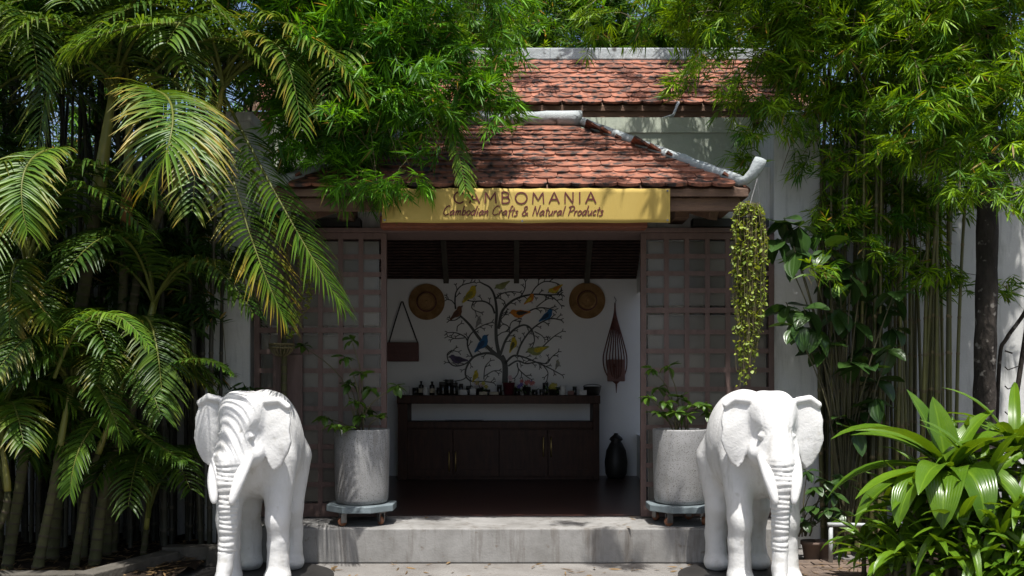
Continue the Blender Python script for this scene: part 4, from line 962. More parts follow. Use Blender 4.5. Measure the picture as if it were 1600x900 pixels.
cl = [(1392, 842, 5.75, .30), (1430, 800, 5.7, .36), (1455, 860, 5.5, .34), (1500, 830, 5.45, .40), (1540, 780, 5.6, .42), (1560, 850, 5.4, .38), (1600, 800, 5.5, .45), (1610, 740, 5.8, .5), (1420, 880, 5.5, .28), (1530, 890, 5.3, .3), (1470, 780, 5.85, .42), (1640, 860, 5.3, .4), (1590, 880, 5.25, .32), (1350, 850, 6.1, .24), (1500, 750, 6.1, .45), (1370, 880, 5.75, .26), (1400, 895, 5.6, .26), (1480, 890, 5.45, .3), (1440, 830, 5.75, .34), (1520, 850, 5.6, .34), (1575, 830, 5.7, .36), (1620, 900, 5.2, .32), (1560, 905, 5.25, .26)]
for px, py, Y, L in cl:
    q = P(px, py, Y); q.z = max(q.z, 0.10)
    rosette('grassy_clump', tuple(q), 20, L * 1.35, .062, 'narrow strap leaved clump massed below the large glossy plant', 'plant', 'narrow leaved clumps in the right bed', lift=(.1, 1.45), droop=(.6, 1.9), seg=6)

# ================================================================== leaf batches
def leaf_batch(pos, d, up, L, W, droop, seg, col, fold=0.0, prof=None, tip=None, tipamt=None):
    """many narrow leaves at once -> vertices, quads, colours"""
    n = len(pos); d = d / np.linalg.norm(d, axis=1, keepdims=True)
    side = np.cross(d, up); side /= np.linalg.norm(side, axis=1, keepdims=True) + 1e-9
    nr = np.cross(side, d); cols = (-1, 0, 1) if fold else (-1, 1); k = len(cols)
    V = np.zeros((n, seg + 1, k, 3)); CC = np.zeros((n, seg + 1, k, 3))
    for i in range(seg + 1):
        t = i / seg; w = prof(t)
        c = pos + d * (L * t * (1 - .25 * droop * t))[:, None]; c[:, 2] -= droop * L * t * t * .75
        for j, u in enumerate(cols):
            V[:, i, j] = c + side * (u * w * W / 2)[:, None] + nr * (abs(u) * fold * w * W)[:, None]
            CC[:, i, j] = col if tip is None else col + (tip - col) * (tipamt * np.clip(t * 2 - .8, 0, 1))[:, None]
    base = np.arange(n)[:, None] * (seg + 1) * k
    Q = np.array([(i * k + j, i * k + j + 1, (i + 1) * k + j + 1, (i + 1) * k + j) for i in range(seg) for j in range(k - 1)])
    F = (base[:, :, None] + Q[None]).reshape(-1, 4)
    return V.reshape(-1, 3), F, CC.reshape(-1, 3)
class Acc:
    def __init__(s): s.V, s.F, s.C, s.n = [], [], [], 0
    def add(s, V, F, Cc): s.V.append(V); s.F.append(F + s.n); s.C.append(Cc); s.n += len(V)
    def mesh(s, name): return np_mesh(name, np.concatenate(s.V), np.concatenate(s.F), np.concatenate(s.C))
def unit(a): return a / (np.linalg.norm(a, axis=-1, keepdims=True) + 1e-9)
lance = lambda t: (0.12, 1.0, 0.75, 0.03)[int(round(t * 3))]

# ================================================================== bamboo
def sprays(acc, pos, dirs, nl, Lm, Wm, cA, cB, dry=0.03, r=RNG):
    """each spray: a short twig end with nl leaves fanned to both sides"""
    n = len(pos); dirs = unit(dirs)
    side = unit(np.cross(dirs, np.array([0, 0, 1.0]) + .35 * r.normal(size=(n, 3))))
    P_, D_, U_, L_, W_, Dr, Co = [], [], [], [], [], [], []
    base = cA + (cB - cA) * r.random((n, 1)) ** 1.3
    for i in range(nl):
        f = i / max(1, nl - 1); s = 1 if i % 2 else -1
        P_.append(pos + dirs * 0.08 * (f - .5))
        ang = (1 - f) * 1.35 + .06
        d = dirs * np.cos(ang) + side * s * np.sin(ang) + .15 * r.normal(size=(n, 3)); d[:, 2] -= .10
        D_.append(d); U_.append(np.array([0, 0, 1.0]) + .6 * r.normal(size=(n, 3)))
        L_.append(Lm * r.uniform(.6, 1.25, n)); W_.append(Wm * r.uniform(.75, 1.25, n)); Dr.append(r.uniform(.0, .3, n))
        c = base * r.uniform(.75, 1.25, (n, 1)); dm = r.random(n) < dry; c[dm] = np.array([.30, .22, .07]) * r.uniform(.7, 1.2, (dm.sum(), 1)); Co.append(c)
    acc.add(*leaf_batch(np.concatenate(P_), np.concatenate(D_), np.concatenate(U_), np.concatenate(L_), np.concatenate(W_), np.concatenate(Dr), 3, np.concatenate(Co), 0, lance))
def bough(acc, tw, a, b, n, rad, cA, cB, Lm=.128, Wm=.0115, sag=.25, nl=10, t0=.25, r=RNG):
    """a drooping branch from a to b carrying twigs with sprays"""
    a, b = np.array(a), np.array(b); mid = (a + b) / 2 + np.array([0, 0, sag * np.linalg.norm(b - a)])
    pt = lambda t: (1 - t) ** 2 * a + 2 * t * (1 - t) * mid + t * t * b
    tw.tube([Vector(pt(t)) for t in np.linspace(0, 1, 7)], [.010 * (1 - .8 * i / 6) for i in range(7)], 4, False)
    t = t0 + (1 - t0) * r.random(n) ** .8; c = np.stack([pt(x) for x in t])
    # twigs come in tufts so that light and dark clumps form
    nt = max(3, n // 13); tc = t0 + (1 - t0) * r.random(nt); tp = np.stack([pt(x) for x in tc]); off = r.normal(size=(nt, 3)) * rad * np.array([1, .8, .75]); off[:, 2] -= rad * .25
    te = tp + off; idx = r.integers(0, nt, n)
    pos = te[idx] + r.normal(size=(n, 3)) * np.array([.065, .065, .05])
    for k in range(nt):
        if k % 2 == 0: tw.tube([Vector(tp[k]), Vector((tp[k] + te[k]) / 2 + np.array([0, 0, .04])), Vector(te[k])], [.004, .003, .002], 3, False)
    d = unit(off[idx]) * .8 + .55 * r.normal(size=(n, 3)); d[:, 2] -= .25
    sprays(acc, pos, d, nl, Lm, Wm, cA, cB, r=r)
def culm_mesh(h, r, lean, bend):
    prof = []; m = MB(); pts, rad = [], []
    z = 0; k = 0
    while z < h:
        step = .30 * (0.55 + .45 * min(1, z / 1.2)); f = 1 - .55 * z / h
        for dz, q in ((0, 1.0), (.012, 1.18), (.024, 1.0)):
            zz = z + dz; pts.append(Vector((lean * zz / h + bend * (zz / h) ** 3, 0, zz))); rad.append(r * f * q)
        z += step
    m.tube(pts, rad, 7); me = m.mesh('culm'); me['rows'] = len(pts); return me
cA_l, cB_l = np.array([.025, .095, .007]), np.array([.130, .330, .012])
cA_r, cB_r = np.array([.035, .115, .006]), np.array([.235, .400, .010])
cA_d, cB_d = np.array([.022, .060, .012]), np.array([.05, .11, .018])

def ring_rows(me, rows, n):
    """second material on the two narrow bands of each node"""
    for i in range(rows - 1):
        if i % 3 != 2:
            for k in range(n): me.polygons[i * n + k].material_index = 1
def clump(label, x0, x1, y0, y1, n, hh, rr, mt, group=None, zbase=.05, ringmt=M['ring_l']):
    t = thing('bamboo_clump', label, 'bamboo', ((x0 + x1) / 2, (y0 + y1) / 2, 0), group)
    ms = [culm_mesh(h, r_, le, be) for h, r_, le, be in [(hh * random.uniform(.85, 1.1), rr * random.uniform(.7, 1.25), random.uniform(-.14, .14), random.uniform(-.4, .4)) for _ in range(8)]]
    for q in ms:
        q.materials.append(mt); q.materials.append(ringmt); ring_rows(q, q['rows'], 7)
    ti = worldm(t).inverted()
    for i in range(n):
        o = bpy.data.objects.new('culm', ms[i % 8]); C.objects.link(o)
        o.data.polygons.foreach_set('use_smooth', [True] * len(o.data.polygons))
        o.matrix_basis = Matrix.Translation((x0 + (x1 - x0) * (i + random.random()) / n, random.uniform(y0, y1), zbase + random.uniform(-.03, 0))) @ Matrix.Rotation(random.uniform(-.04, .04), 4, 'X') @ Matrix.Rotation(random.uniform(0, 6.28), 4, 'Z')
        o.parent = t; o.matrix_parent_inverse = ti
    return t
def finish(t, acc, tw):
    o = link('foliage', acc.mesh('foliage'), M['leaf'], t); tag(o, kind='stuff')
    tag(tw.build('twigs', M['twig'], t, True), kind='stuff')

# left clump: grey culms behind the palms, foliage leaning out over the roof
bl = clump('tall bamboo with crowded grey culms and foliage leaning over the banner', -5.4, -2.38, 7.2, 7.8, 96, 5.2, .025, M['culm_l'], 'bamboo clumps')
acc, tw = Acc(), MB()
for a, e, n, rad in [((420, -120, 7.2), (500, 70, 6.7), 150, .26), ((430, -100, 7.2), (560, 130, 6.6), 170, .26), ((470, -100, 7.1), (640, 130, 6.5), 190, .26), ((520, -100, 7.0), (715, 140, 6.55), 170, .24), ((560, -80, 7.1), (760, 185, 6.6), 130, .19),
                     ((440, -60, 7.2), (540, 230, 6.4), 190, .25), ((470, -40, 7.1), (620, 240, 6.45), 170, .22), ((430, 20, 7.3), (505, 265, 6.75), 110, .20), ((500, 0, 7.0), (690, 210, 6.4), 150, .20), ((560, 100, 6.8), (590, 300, 6.45), 90, .15),
                     ((480, 60, 7.0), (545, 300, 6.6), 80, .15), ((600, -160, 7.0), (745, 40, 6.8), 170, .26), ((640, -160, 7.2), (800, 20, 7.2), 150, .25), ((600, -200, 7.4), (620, 20, 7.0), 190, .34), ((420, -200, 7.4), (480, -20, 7.0), 170, .34),
                     ((520, -120, 7.6), (580, 60, 7.5), 190, .34), ((660, -120, 7.7), (720, 60, 7.6), 130, .28), ((380, -200, 7.4), (420, -60, 6.6), 130, .34), ((330, -200, 7.4), (340, -40, 6.7), 150, .34), ((300, -260, 7.5), (200, -60, 6.8), 160, .4), ((300, -300, 7.6), (60, -60, 6.8), 170, .45),
                     ((560, 20, 7.0), (745, 195, 6.55), 80, .15), ((540, 60, 7.0), (690, 235, 6.45), 90, .15), ((520, 80, 7.0), (640, 260, 6.45), 80, .14), ((500, 80, 7.0), (590, 285, 6.5), 70, .13), ((460, 60, 7.1), (515, 290, 6.6), 80, .15), ((440, 60, 7.2), (470, 275, 6.7), 70, .15),
                     ((600, 0, 7.0), (775, 165, 6.7), 80, .15), ((560, 0, 7.1), (660, 160, 6.6), 120, .2), ((500, -20, 7.1), (560, 190, 6.7), 120, .2), ((470, -20, 7.2), (480, 150, 6.8), 110, .2), ((560, -60, 7.2), (600, 60, 6.8), 120, .22),
                     ((400, -300, 7.4), (300, -180, 6.6), 150, .45), ((300, -300, 7.5), (120, -200, 6.4), 150, .45), ((500, -300, 7.4), (560, -180, 6.9), 140, .45)]:
    bough(acc, tw, P(*a), P(*e), int(n * 1.65), rad, cA_l, cB_l)
# the part of the crown above the palms
for i in range(42):
    x, y = random.uniform(-6.2, -2.7), random.uniform(5.7, 7.9); bough(acc, tw, (random.uniform(-5, -2.6), 7.5, 4.2), (x, y, random.uniform(4.75, 6.2)), 110, .42, cA_l, cB_l, .16, .021, .2)
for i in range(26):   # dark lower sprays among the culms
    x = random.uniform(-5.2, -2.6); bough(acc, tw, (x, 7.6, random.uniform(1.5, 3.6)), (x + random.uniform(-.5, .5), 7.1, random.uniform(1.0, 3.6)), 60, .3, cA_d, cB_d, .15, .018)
for e in ((-1.25, 5.5, 5.0), (-1.0, 6.3, 5.2), (-.5, 6.6, 5.1), (-1.6, 6.6, 5.2), (.0, 6.5, 5.5)):   # long arching tips over the roof
    bough(acc, tw, (-2.5, 7.4, 4.6), e, 75, .30, cA_l, cB_l, .15, .018, .15, 8, .55)
finish(bl, acc, tw)

# right clump: yellow green culms, bright foliage across the top
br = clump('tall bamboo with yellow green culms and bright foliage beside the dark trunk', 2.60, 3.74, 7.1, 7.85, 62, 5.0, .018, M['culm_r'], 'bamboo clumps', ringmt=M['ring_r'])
acc, tw = Acc(), MB()
for a, e, n, rad in [((1350, -160, 7.3), (1230, 30, 6.9), 190, .28), ((1380, -160, 7.3), (1330, 60, 6.8), 190, .28), ((1420, -160, 7.2), (1420, 60, 6.6), 180, .26), ((1500, -160, 7.2), (1500, 70, 6.5), 170, .26), ((1560, -160, 7.2), (1580, 50, 6.5), 160, .26), ((1300, -120, 7.4), (1150, 60, 7.1), 190, .26),
                     ((1250, -120, 7.4), (1090, 40, 7.1), 160, .26), ((1200, -160, 7.5), (1020, 20, 7.3), 150, .24), ((1150, -160, 7.6), (950, 10, 7.5), 130, .22), ((1240, 20, 7.2), (1085, 145, 6.8), 60, .11), ((1260, 30, 7.2), (1160, 150, 6.9), 110, .17), ((1300, 20, 7.2), (1220, 170, 7.0), 130, .20),
                     ((1400, 20, 7.0), (1440, 150, 6.3), 110, .16), ((1480, 40, 6.9), (1475, 230, 6.3), 110, .15), ((1420, 100, 7.0), (1440, 260, 6.5), 70, .15), ((1500, 180, 6.7), (1500, 300, 6.2), 65, .13), ((1520, 200, 6.7), (1590, 310, 6.1), 75, .14), ((1560, 60, 6.9), (1600, 130, 6.3), 90, .16),
                     ((1330, 60, 7.4), (1290, 220, 7.2), 120, .22), ((1400, 100, 7.4), (1370, 260, 7.2), 120, .22), ((1300, 120, 7.4), (1220, 270, 7.2), 60, .16), ((1420, 150, 7.5), (1430, 330, 7.2), 90, .20), ((1380, 200, 7.5), (1330, 330, 7.3), 60, .18), ((1560, 150, 7.4), (1580, 260, 7.2), 80, .22),
                     ((1400, -300, 7.3), (1330, -120, 6.8), 170, .40), ((1450, -300, 7.3), (1500, -120, 6.6), 170, .40), ((1400, -340, 7.4), (1220, -120, 7.1), 150, .36), ((1500, -320, 7.2), (1640, -80, 6.5), 170, .4), ((1300, -300, 7.4), (1080, -100, 7.4), 130, .32), ((1620, 20, 7.2), (1660, 200, 6.6), 100, .25)]:
    bough(acc, tw, P(*a), P(*e), int(n * 1.65), rad, cA_r, cB_r)
for i in range(18):
    x, y = random.uniform(2.3, 5.6), random.uniform(7.4, 8.6); bough(acc, tw, (random.uniform(2.7, 3.7), 7.5, 4.2), (x, y, random.uniform(4.8, 6.2)), 110, .42, cA_r, cB_r, .16, .021, .2)
for i in range(16):   # sprigs among the culms, and the outer boughs
    x = random.uniform(2.7, 3.8); bough(acc, tw, (x, 7.6, random.uniform(2.4, 3.6)), (x + random.uniform(-.5, .5), random.uniform(6.9, 7.3), random.uniform(1.9, 3.3)), 42, .24, cA_r, cB_r * .8, .115, .0135)
for (x, y, z) in ((3.1, 6.7, 3.9), (3.6, 6.5, 3.75), (4.0, 6.4, 3.5), (3.9, 6.3, 3.0), (2.6, 6.9, 3.8), (3.3, 6.4, 3.2), (2.3, 7.0, 3.9), (1.9, 7.2, 4.1)):
    bough(acc, tw, (3.2, 7.4, 4.6), (x, y, z), 130, .26, cA_r, cB_r)
for e in ((.75, 4.95, 5.05), (1.1, 5.0, 5.2), (1.4, 5.5, 5.0), (1.15, 5.45, 5.2), (1.4, 6.3, 5.1), (.8, 6.5, 5.3), (1.9, 6.4, 5.2), (.3, 6.7, 5.6), (1.0, 7.2, 5.6), (1.7, 7.4, 5.7)):
    bough(acc, tw, (2.7, 7.4, 4.6), e, 70, .30, cA_r, cB_r, .15, .018, .15, 8, .55)
finish(br, acc, tw)
# background bamboo behind the tall roof
bk = clump('dense dark bamboo rising behind the tall tiled roof', -5.0, 5.6, 12.0, 13.2, 26, 6.2, .03, M['culm_l'], 'bamboo clumps')
acc, tw = Acc(), MB()
for i in range(40):
    x = -9.0 + 17 * (i + .5) / 40; zt_ = 5.3 + random.uniform(-.4, 1.4)
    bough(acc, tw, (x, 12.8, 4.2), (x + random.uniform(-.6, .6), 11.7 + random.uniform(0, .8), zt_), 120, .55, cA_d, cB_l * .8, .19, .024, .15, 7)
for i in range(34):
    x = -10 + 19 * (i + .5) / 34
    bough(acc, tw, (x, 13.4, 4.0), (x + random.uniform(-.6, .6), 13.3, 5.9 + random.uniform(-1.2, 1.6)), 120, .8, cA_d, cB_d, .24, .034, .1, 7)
for i in range(14):   # mass closing the gap above the ridge
    x = -1.6 + 4.6 * i / 13; bough(acc, tw, (x, 12.2, 6.0), (x, 11.0, random.uniform(5.5, 6.1)), 130, .36, cA_d, cB_l * .8, .17, .021, .12, 8)
for i in range(9):    # sprays reaching over the tall roof
    x = -2.2 + 5.2 * i / 8; bough(acc, tw, (x + random.uniform(-.3, .3), 11.2, 6.4), (x, random.uniform(8.3, 9.0), random.uniform(5.75, 6.1)), 75, .28, cA_l, cB_l, .15, .018, .12, 8, .5)
for x, y, z in ((-.5, 10.9, 5.75), (.4, 10.8, 5.7), (1.2, 10.8, 5.75), (2.0, 10.7, 5.8), (-1.3, 10.8, 5.8), (2.8, 10.6, 5.6), (0.1, 10.9, 6.2), (1.6, 10.9, 6.2)):
    bough(acc, tw, (x, 12.2, 6.3), (x, y, z - .1), 150, .36, cA_r, cB_r * .9, .16, .02, .15, 8)
for i in range(9):
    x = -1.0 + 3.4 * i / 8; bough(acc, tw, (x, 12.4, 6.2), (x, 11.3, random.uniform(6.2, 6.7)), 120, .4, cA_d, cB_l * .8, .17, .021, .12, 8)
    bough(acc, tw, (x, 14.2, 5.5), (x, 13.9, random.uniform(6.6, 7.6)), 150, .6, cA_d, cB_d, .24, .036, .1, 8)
finish(bk, acc, tw)

# ================================================================== dark trunk on the right
tt = thing('garden_tree', 'dark mottled tree trunk standing before the white wall on the right', 'tree', (3.7, 6.95, 0))
m = MB(); pts = [P(1545, 880, 6.95), P(1541, 800, 6.95), P(1538, 640, 6.95), P(1541, 480, 6.95), P(1543, 300, 6.95), P(1542, 120, 6.95), P(1546, -40, 6.95), P(1550, -200, 6.95)]
pts[0].z = 0.03
pts = [Vector(p) for p in crom([tuple(p) for p in pts], 6)]
m.tube(pts, [(.135 - .05 * min(1, i / 8) - .012 * i / len(pts)) * (1 + .05 * math.sin(i * 2.1)) for i in range(len(pts))], 16); m.build('trunk', M['bark'], tt, True)
acc, tw = Acc(), MB()
top_ = pts[-1]
for k in range(7):
    a = k * .9; bough(acc, tw, top_ + Vector((0, 0, -.2)), top_ + Vector((math.cos(a) * 1.0 + .3, math.sin(a) * .7, .5)), 110, .35, cA_d, cB_l, .12, .045, .3, 6)
o = link('crown', acc.mesh('crown'), M['leaf'], tt); o['kind'] = 'stuff'
tw.build('limbs', M['bark'], tt, True)
t = thing('bare_sapling', 'thin bare dark stem with short twigs before the white wall', 'sapling', (P(1570, 0, 7.3).x, 7.3, .05))
m = MB()
m.tube([Vector(p) for p in crom([tuple(P(1556, 700, 7.3)), tuple(P(1562, 560, 7.3)), tuple(P(1572, 530, 7.3)), tuple(P(1600, 490, 7.25)), tuple(P(1625, 440, 7.2))], 6)], .016, 6); m.tube([P(1570, 548, 7.3), P(1582, 552, 7.28)], .007, 5); m.build('stem', M['bark'], t, True)
m = MB(); m.tube([Vector(p) for p in crom([tuple(P(1578, 700, 7.3)), tuple(P(1588, 620, 7.3)), tuple(P(1600, 540, 7.3)), tuple(P(1622, 400, 7.3))], 6)], .02, 6)
for y in (570, 600, 640): m.tube([P(1594 - (y - 600) * .1, y, 7.3), P(1575, y + 8, 7.25), P(1570, y + 3, 7.25)], .005, 4)
m.build('stem', M['bark'], t, True)

# ================================================================== palms
palmp = lambda t: (0.25, 1.0, .95, .62, .04)[int(round(t * 4))]
PA, PB, PY = np.array([.028, .078, .010]), np.array([.088, .162, .015]), np.array([.42, .26, .035])
def frond(parent, a, c, e, LL=.5, n=34, yellow=0.0, W=.030, light=1.0, seed=0, t0=.16, side=0.0, droopk=1.0, name='frond'):
    """one feather leaf: arched rib from a by c to e, leaflets in two ranks"""
    r = np.random.default_rng(seed + 5)
    a, c, e = (np.array(v, float) for v in (a, c, e)); mid = 2 * c - (a + e) / 2
    B = lambda t: (1 - t)[:, None] ** 2 * a + 2 * (t * (1 - t))[:, None] * mid + (t ** 2)[:, None] * e
    T = lambda t: unit(2 * (1 - t)[:, None] * (mid - a) + 2 * t[:, None] * (e - mid))
    t = np.linspace(t0, .995, n); p, tg = B(t), T(t)
    sd = np.cross(tg, np.array([0, 0, 1.0])); sl_ = np.linalg.norm(sd, axis=1, keepdims=True)
    h0 = unit(np.array([[-(e - a)[1], (e - a)[0], 0.0]]) * -1) ; sd = np.where(sl_ > .25, sd / (sl_ + 1e-9), np.where((sd @ h0[0] < 0)[:, None], -h0, h0)); 
    for i in range(1, n):
        if sd[i] @ sd[i - 1] < 0: sd[i] = -sd[i]
    up = unit(np.cross(sd, tg)); up[up[:, 2] < -.3] *= -1
    acc = Acc(); prof = LL * (np.sin(np.pi * np.clip(.18 + .80 * (t - t0) / (1 - t0), 0, 1)) ** .6 * .75 + .25)
    for s in (-1, 1):
        sweep = .35 + .55 * ((t - t0) / (1 - t0)) ** 1.5
        d = sd * s + tg * sweep[:, None] + up * (.30 + side * s) + .07 * r.normal(size=(n, 3))
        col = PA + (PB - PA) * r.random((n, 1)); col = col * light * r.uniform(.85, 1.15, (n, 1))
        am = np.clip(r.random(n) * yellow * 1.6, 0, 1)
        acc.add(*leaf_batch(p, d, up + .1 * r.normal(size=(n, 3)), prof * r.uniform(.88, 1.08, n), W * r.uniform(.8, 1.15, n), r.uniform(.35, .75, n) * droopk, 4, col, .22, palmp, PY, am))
    # rib
    m = MB(); q = np.linspace(0, 1, 14); m.tube([Vector(v) for v in B(q)], [.014 * (1 - .85 * x) for x in q], 6)
    V = np.array(m.v); F = np.array([f for f in m.f if len(f) == 4])
    acc.add(V, F, np.tile(np.array([.15, .17, .035]), (len(V), 1)))
    return link(name, acc.mesh('frond'), M['palmleaf'], parent)
def palm(label, pts, r0, r1, crown_n, LL=.48, FL=1.5, seed=0, shaft=.45, light=1.0, sheath=False, group='feather palms on the left', up=1.0):
    pts = [Vector(p) for p in pts]; t = thing('feather_palm', label, 'palm', (pts[0].x, pts[0].y, 0), group)
    q = [Vector(p) for p in crom([tuple(p) for p in pts], 14)]; n = len(q); m = MB(); P2, R2 = [], []
    L = sum((q[i + 1] - q[i]).length for i in range(n - 1)); acc_ = 0
    cut = 1 - shaft / max(L, .6)
    # ringed trunk
    tot = 0; seq = []
    for i in range(n):
        if i: tot += (q[i] - q[i - 1]).length
        seq.append(tot)
    def at(f):
        d = f * L
        for i in range(1, n):
            if seq[i] >= d - 1e-6: return q[i - 1].lerp(q[i], (d - seq[i - 1]) / max(1e-6, seq[i] - seq[i - 1]))
        return q[-1]
    r0 *= .82; r1 *= .88; k = max(4, int(L * cut / .075)); 
    for i in range(k):
        f = cut * i / k; rr = r0 + (r1 - r0) * f + .25 * r0 * math.exp(-f * L / .12)
        for df, s in ((0, 1.0), (.008 / L, 1.13), (.016 / L, 1.0)): P2.append(at(min(1, f + df))); R2.append(rr * s)
    P2.append(at(cut)); R2.append(r1 * 1.05); m.tube(P2, R2, 10); tk = m.build('trunk', M['trunk'], t, True); tk.data.materials.append(M['scar']); ring_rows(tk.data, len(P2), 10)
    m = MB(); sh = [at(cut + (1 - cut) * i / 6) for i in range(7)]; m.tube(sh, [r1 * (1.25 - .75 * (i / 6) ** 1.5) for i in range(7)], 10); m.build('crownshaft', M['shaft'], t, True)
    if sheath:
        m = MB(); m.tube([at(cut - .5 * (1 - cut)), at(cut - .2 * (1 - cut)), at(cut + .1 * (1 - cut))], [r1 * 1.12, r1 * 1.4, r1 * 1.2], 9); m.build('old_sheath', M['sheath'], t, True)
    rs = random.Random(seed); tp = q[-1]
    for i in range(crown_n):
        a = i * 2.399 + rs.uniform(-.3, .3); el = rs.uniform(.35, 1.1) * up; ln = FL * rs.uniform(.75, 1.1)
        h = Vector((math.cos(a), math.sin(a), 0)); c = tp + h * ln * .42 * math.cos(el) + Vector((0, 0, ln * .45 * math.sin(el) + .06)); e = tp + h * ln * (.62 + .25 * math.cos(el)) + Vector((0, 0, ln * (math.sin(el) * .75 - .42)))
        frond(t, tp - Vector((0, 0, rs.uniform(0, .15))), c, e, LL * .9, 38, rs.choice((0, 0, .3)), .022, light * rs.uniform(.8, 1.15), seed * 50 + i)
    return t
p1 = palm('grey ringed palm trunk next to the bed corner with arching dark fronds', [(-3.72, 6.45, 0), P(38, 700, 6.45), P(36, 560, 6.45), P(42, 400, 6.45)], .046, .038, 9, seed=1, light=.9)
p2 = palm('tall leaning palm with thick green yellow crownshaft', [(-3.55, 6.75, 0), P(108, 600, 6.75), P(135, 430, 6.75), P(158, 270, 6.75), P(176, 140, 6.75)], .058, .05, 10, seed=2, FL=1.7, shaft=.85)
p3 = palm('slender palm wrapped with a dry orange sheath below its fronds', [(-3.2, 6.9, 0), P(186, 560, 6.9), P(195, 400, 6.9), P(200, 260, 6.9), P(203, 160, 6.9)], .044, .038, 9, seed=3, FL=1.6, shaft=.75, sheath=True)
p4 = palm('green stemmed palm leaning towards the doors', [(-3.2, 7.0, 0), P(205, 500, 6.9), P(235, 370, 6.8), P(268, 300, 6.8), P(330, 200, 6.7), P(350, 130, 6.7)], .044, .034, 9, seed=4, FL=1.5, shaft=.9)
p5 = palm('young palm with pale green slanting stem', [(-3.45, 6.35, 0), P(80, 780, 6.35), P(95, 690, 6.35), P(110, 600, 6.35)], .046, .024, 9, .32, 1.1, seed=5, shaft=.5)
p6 = palm('young palm with yellowish stem leaning right', [(-3.25, 6.5, 0), P(135, 770, 6.5), P(160, 690, 6.5), P(182, 630, 6.5)], .036, .022, 9, .32, 1.0, seed=6, shaft=.4)
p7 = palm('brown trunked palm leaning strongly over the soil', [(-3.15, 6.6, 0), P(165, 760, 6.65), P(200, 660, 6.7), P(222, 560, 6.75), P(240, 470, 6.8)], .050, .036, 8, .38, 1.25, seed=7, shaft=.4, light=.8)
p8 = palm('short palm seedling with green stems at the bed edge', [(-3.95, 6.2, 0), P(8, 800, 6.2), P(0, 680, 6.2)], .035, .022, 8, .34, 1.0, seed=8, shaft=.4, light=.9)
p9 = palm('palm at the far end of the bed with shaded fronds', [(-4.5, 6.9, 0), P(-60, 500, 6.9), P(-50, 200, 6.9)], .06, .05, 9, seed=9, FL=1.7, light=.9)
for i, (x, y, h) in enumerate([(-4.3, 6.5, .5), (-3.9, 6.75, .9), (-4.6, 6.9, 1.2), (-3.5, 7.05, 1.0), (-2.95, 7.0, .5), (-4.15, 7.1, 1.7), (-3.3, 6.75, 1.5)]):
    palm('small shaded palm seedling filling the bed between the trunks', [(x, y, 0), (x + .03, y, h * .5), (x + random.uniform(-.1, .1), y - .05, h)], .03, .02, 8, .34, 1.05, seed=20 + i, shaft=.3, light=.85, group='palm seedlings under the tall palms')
# fronds placed as the photograph shows them
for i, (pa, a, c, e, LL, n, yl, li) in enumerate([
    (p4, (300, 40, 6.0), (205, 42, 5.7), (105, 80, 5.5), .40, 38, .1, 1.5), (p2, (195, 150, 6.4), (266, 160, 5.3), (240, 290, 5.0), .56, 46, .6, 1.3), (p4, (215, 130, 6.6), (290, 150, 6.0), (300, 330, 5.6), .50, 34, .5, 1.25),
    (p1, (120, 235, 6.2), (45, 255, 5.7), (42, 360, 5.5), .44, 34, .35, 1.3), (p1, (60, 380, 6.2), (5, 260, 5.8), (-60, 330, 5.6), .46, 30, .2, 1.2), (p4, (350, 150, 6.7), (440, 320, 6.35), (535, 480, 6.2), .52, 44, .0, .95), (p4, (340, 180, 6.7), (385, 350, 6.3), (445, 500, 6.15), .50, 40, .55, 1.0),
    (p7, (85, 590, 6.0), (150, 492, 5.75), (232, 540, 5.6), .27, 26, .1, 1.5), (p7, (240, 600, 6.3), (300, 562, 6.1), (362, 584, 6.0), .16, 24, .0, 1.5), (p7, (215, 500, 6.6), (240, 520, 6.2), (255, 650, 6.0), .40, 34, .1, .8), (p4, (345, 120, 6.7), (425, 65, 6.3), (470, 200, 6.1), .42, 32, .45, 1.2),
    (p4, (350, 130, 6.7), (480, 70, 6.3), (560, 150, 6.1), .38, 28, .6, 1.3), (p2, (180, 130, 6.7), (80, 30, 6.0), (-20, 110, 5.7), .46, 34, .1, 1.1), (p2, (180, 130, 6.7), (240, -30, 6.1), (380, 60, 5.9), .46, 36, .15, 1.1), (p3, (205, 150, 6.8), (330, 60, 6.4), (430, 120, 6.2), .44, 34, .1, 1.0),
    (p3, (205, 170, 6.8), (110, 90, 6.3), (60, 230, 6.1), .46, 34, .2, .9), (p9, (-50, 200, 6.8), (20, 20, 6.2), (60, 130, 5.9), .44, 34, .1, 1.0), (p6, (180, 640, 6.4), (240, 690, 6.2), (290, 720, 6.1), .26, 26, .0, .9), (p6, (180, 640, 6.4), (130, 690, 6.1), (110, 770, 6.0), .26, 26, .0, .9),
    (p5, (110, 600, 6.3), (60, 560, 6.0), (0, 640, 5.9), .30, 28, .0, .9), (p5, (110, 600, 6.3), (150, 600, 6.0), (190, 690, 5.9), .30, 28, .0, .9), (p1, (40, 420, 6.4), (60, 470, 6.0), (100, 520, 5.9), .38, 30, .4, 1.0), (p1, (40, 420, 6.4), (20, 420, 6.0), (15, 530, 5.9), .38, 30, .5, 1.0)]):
    frond(pa, P(*a), P(*c), P(*e), LL * .78, int(n * 1.4), yl, .0195, li, 900 + i)
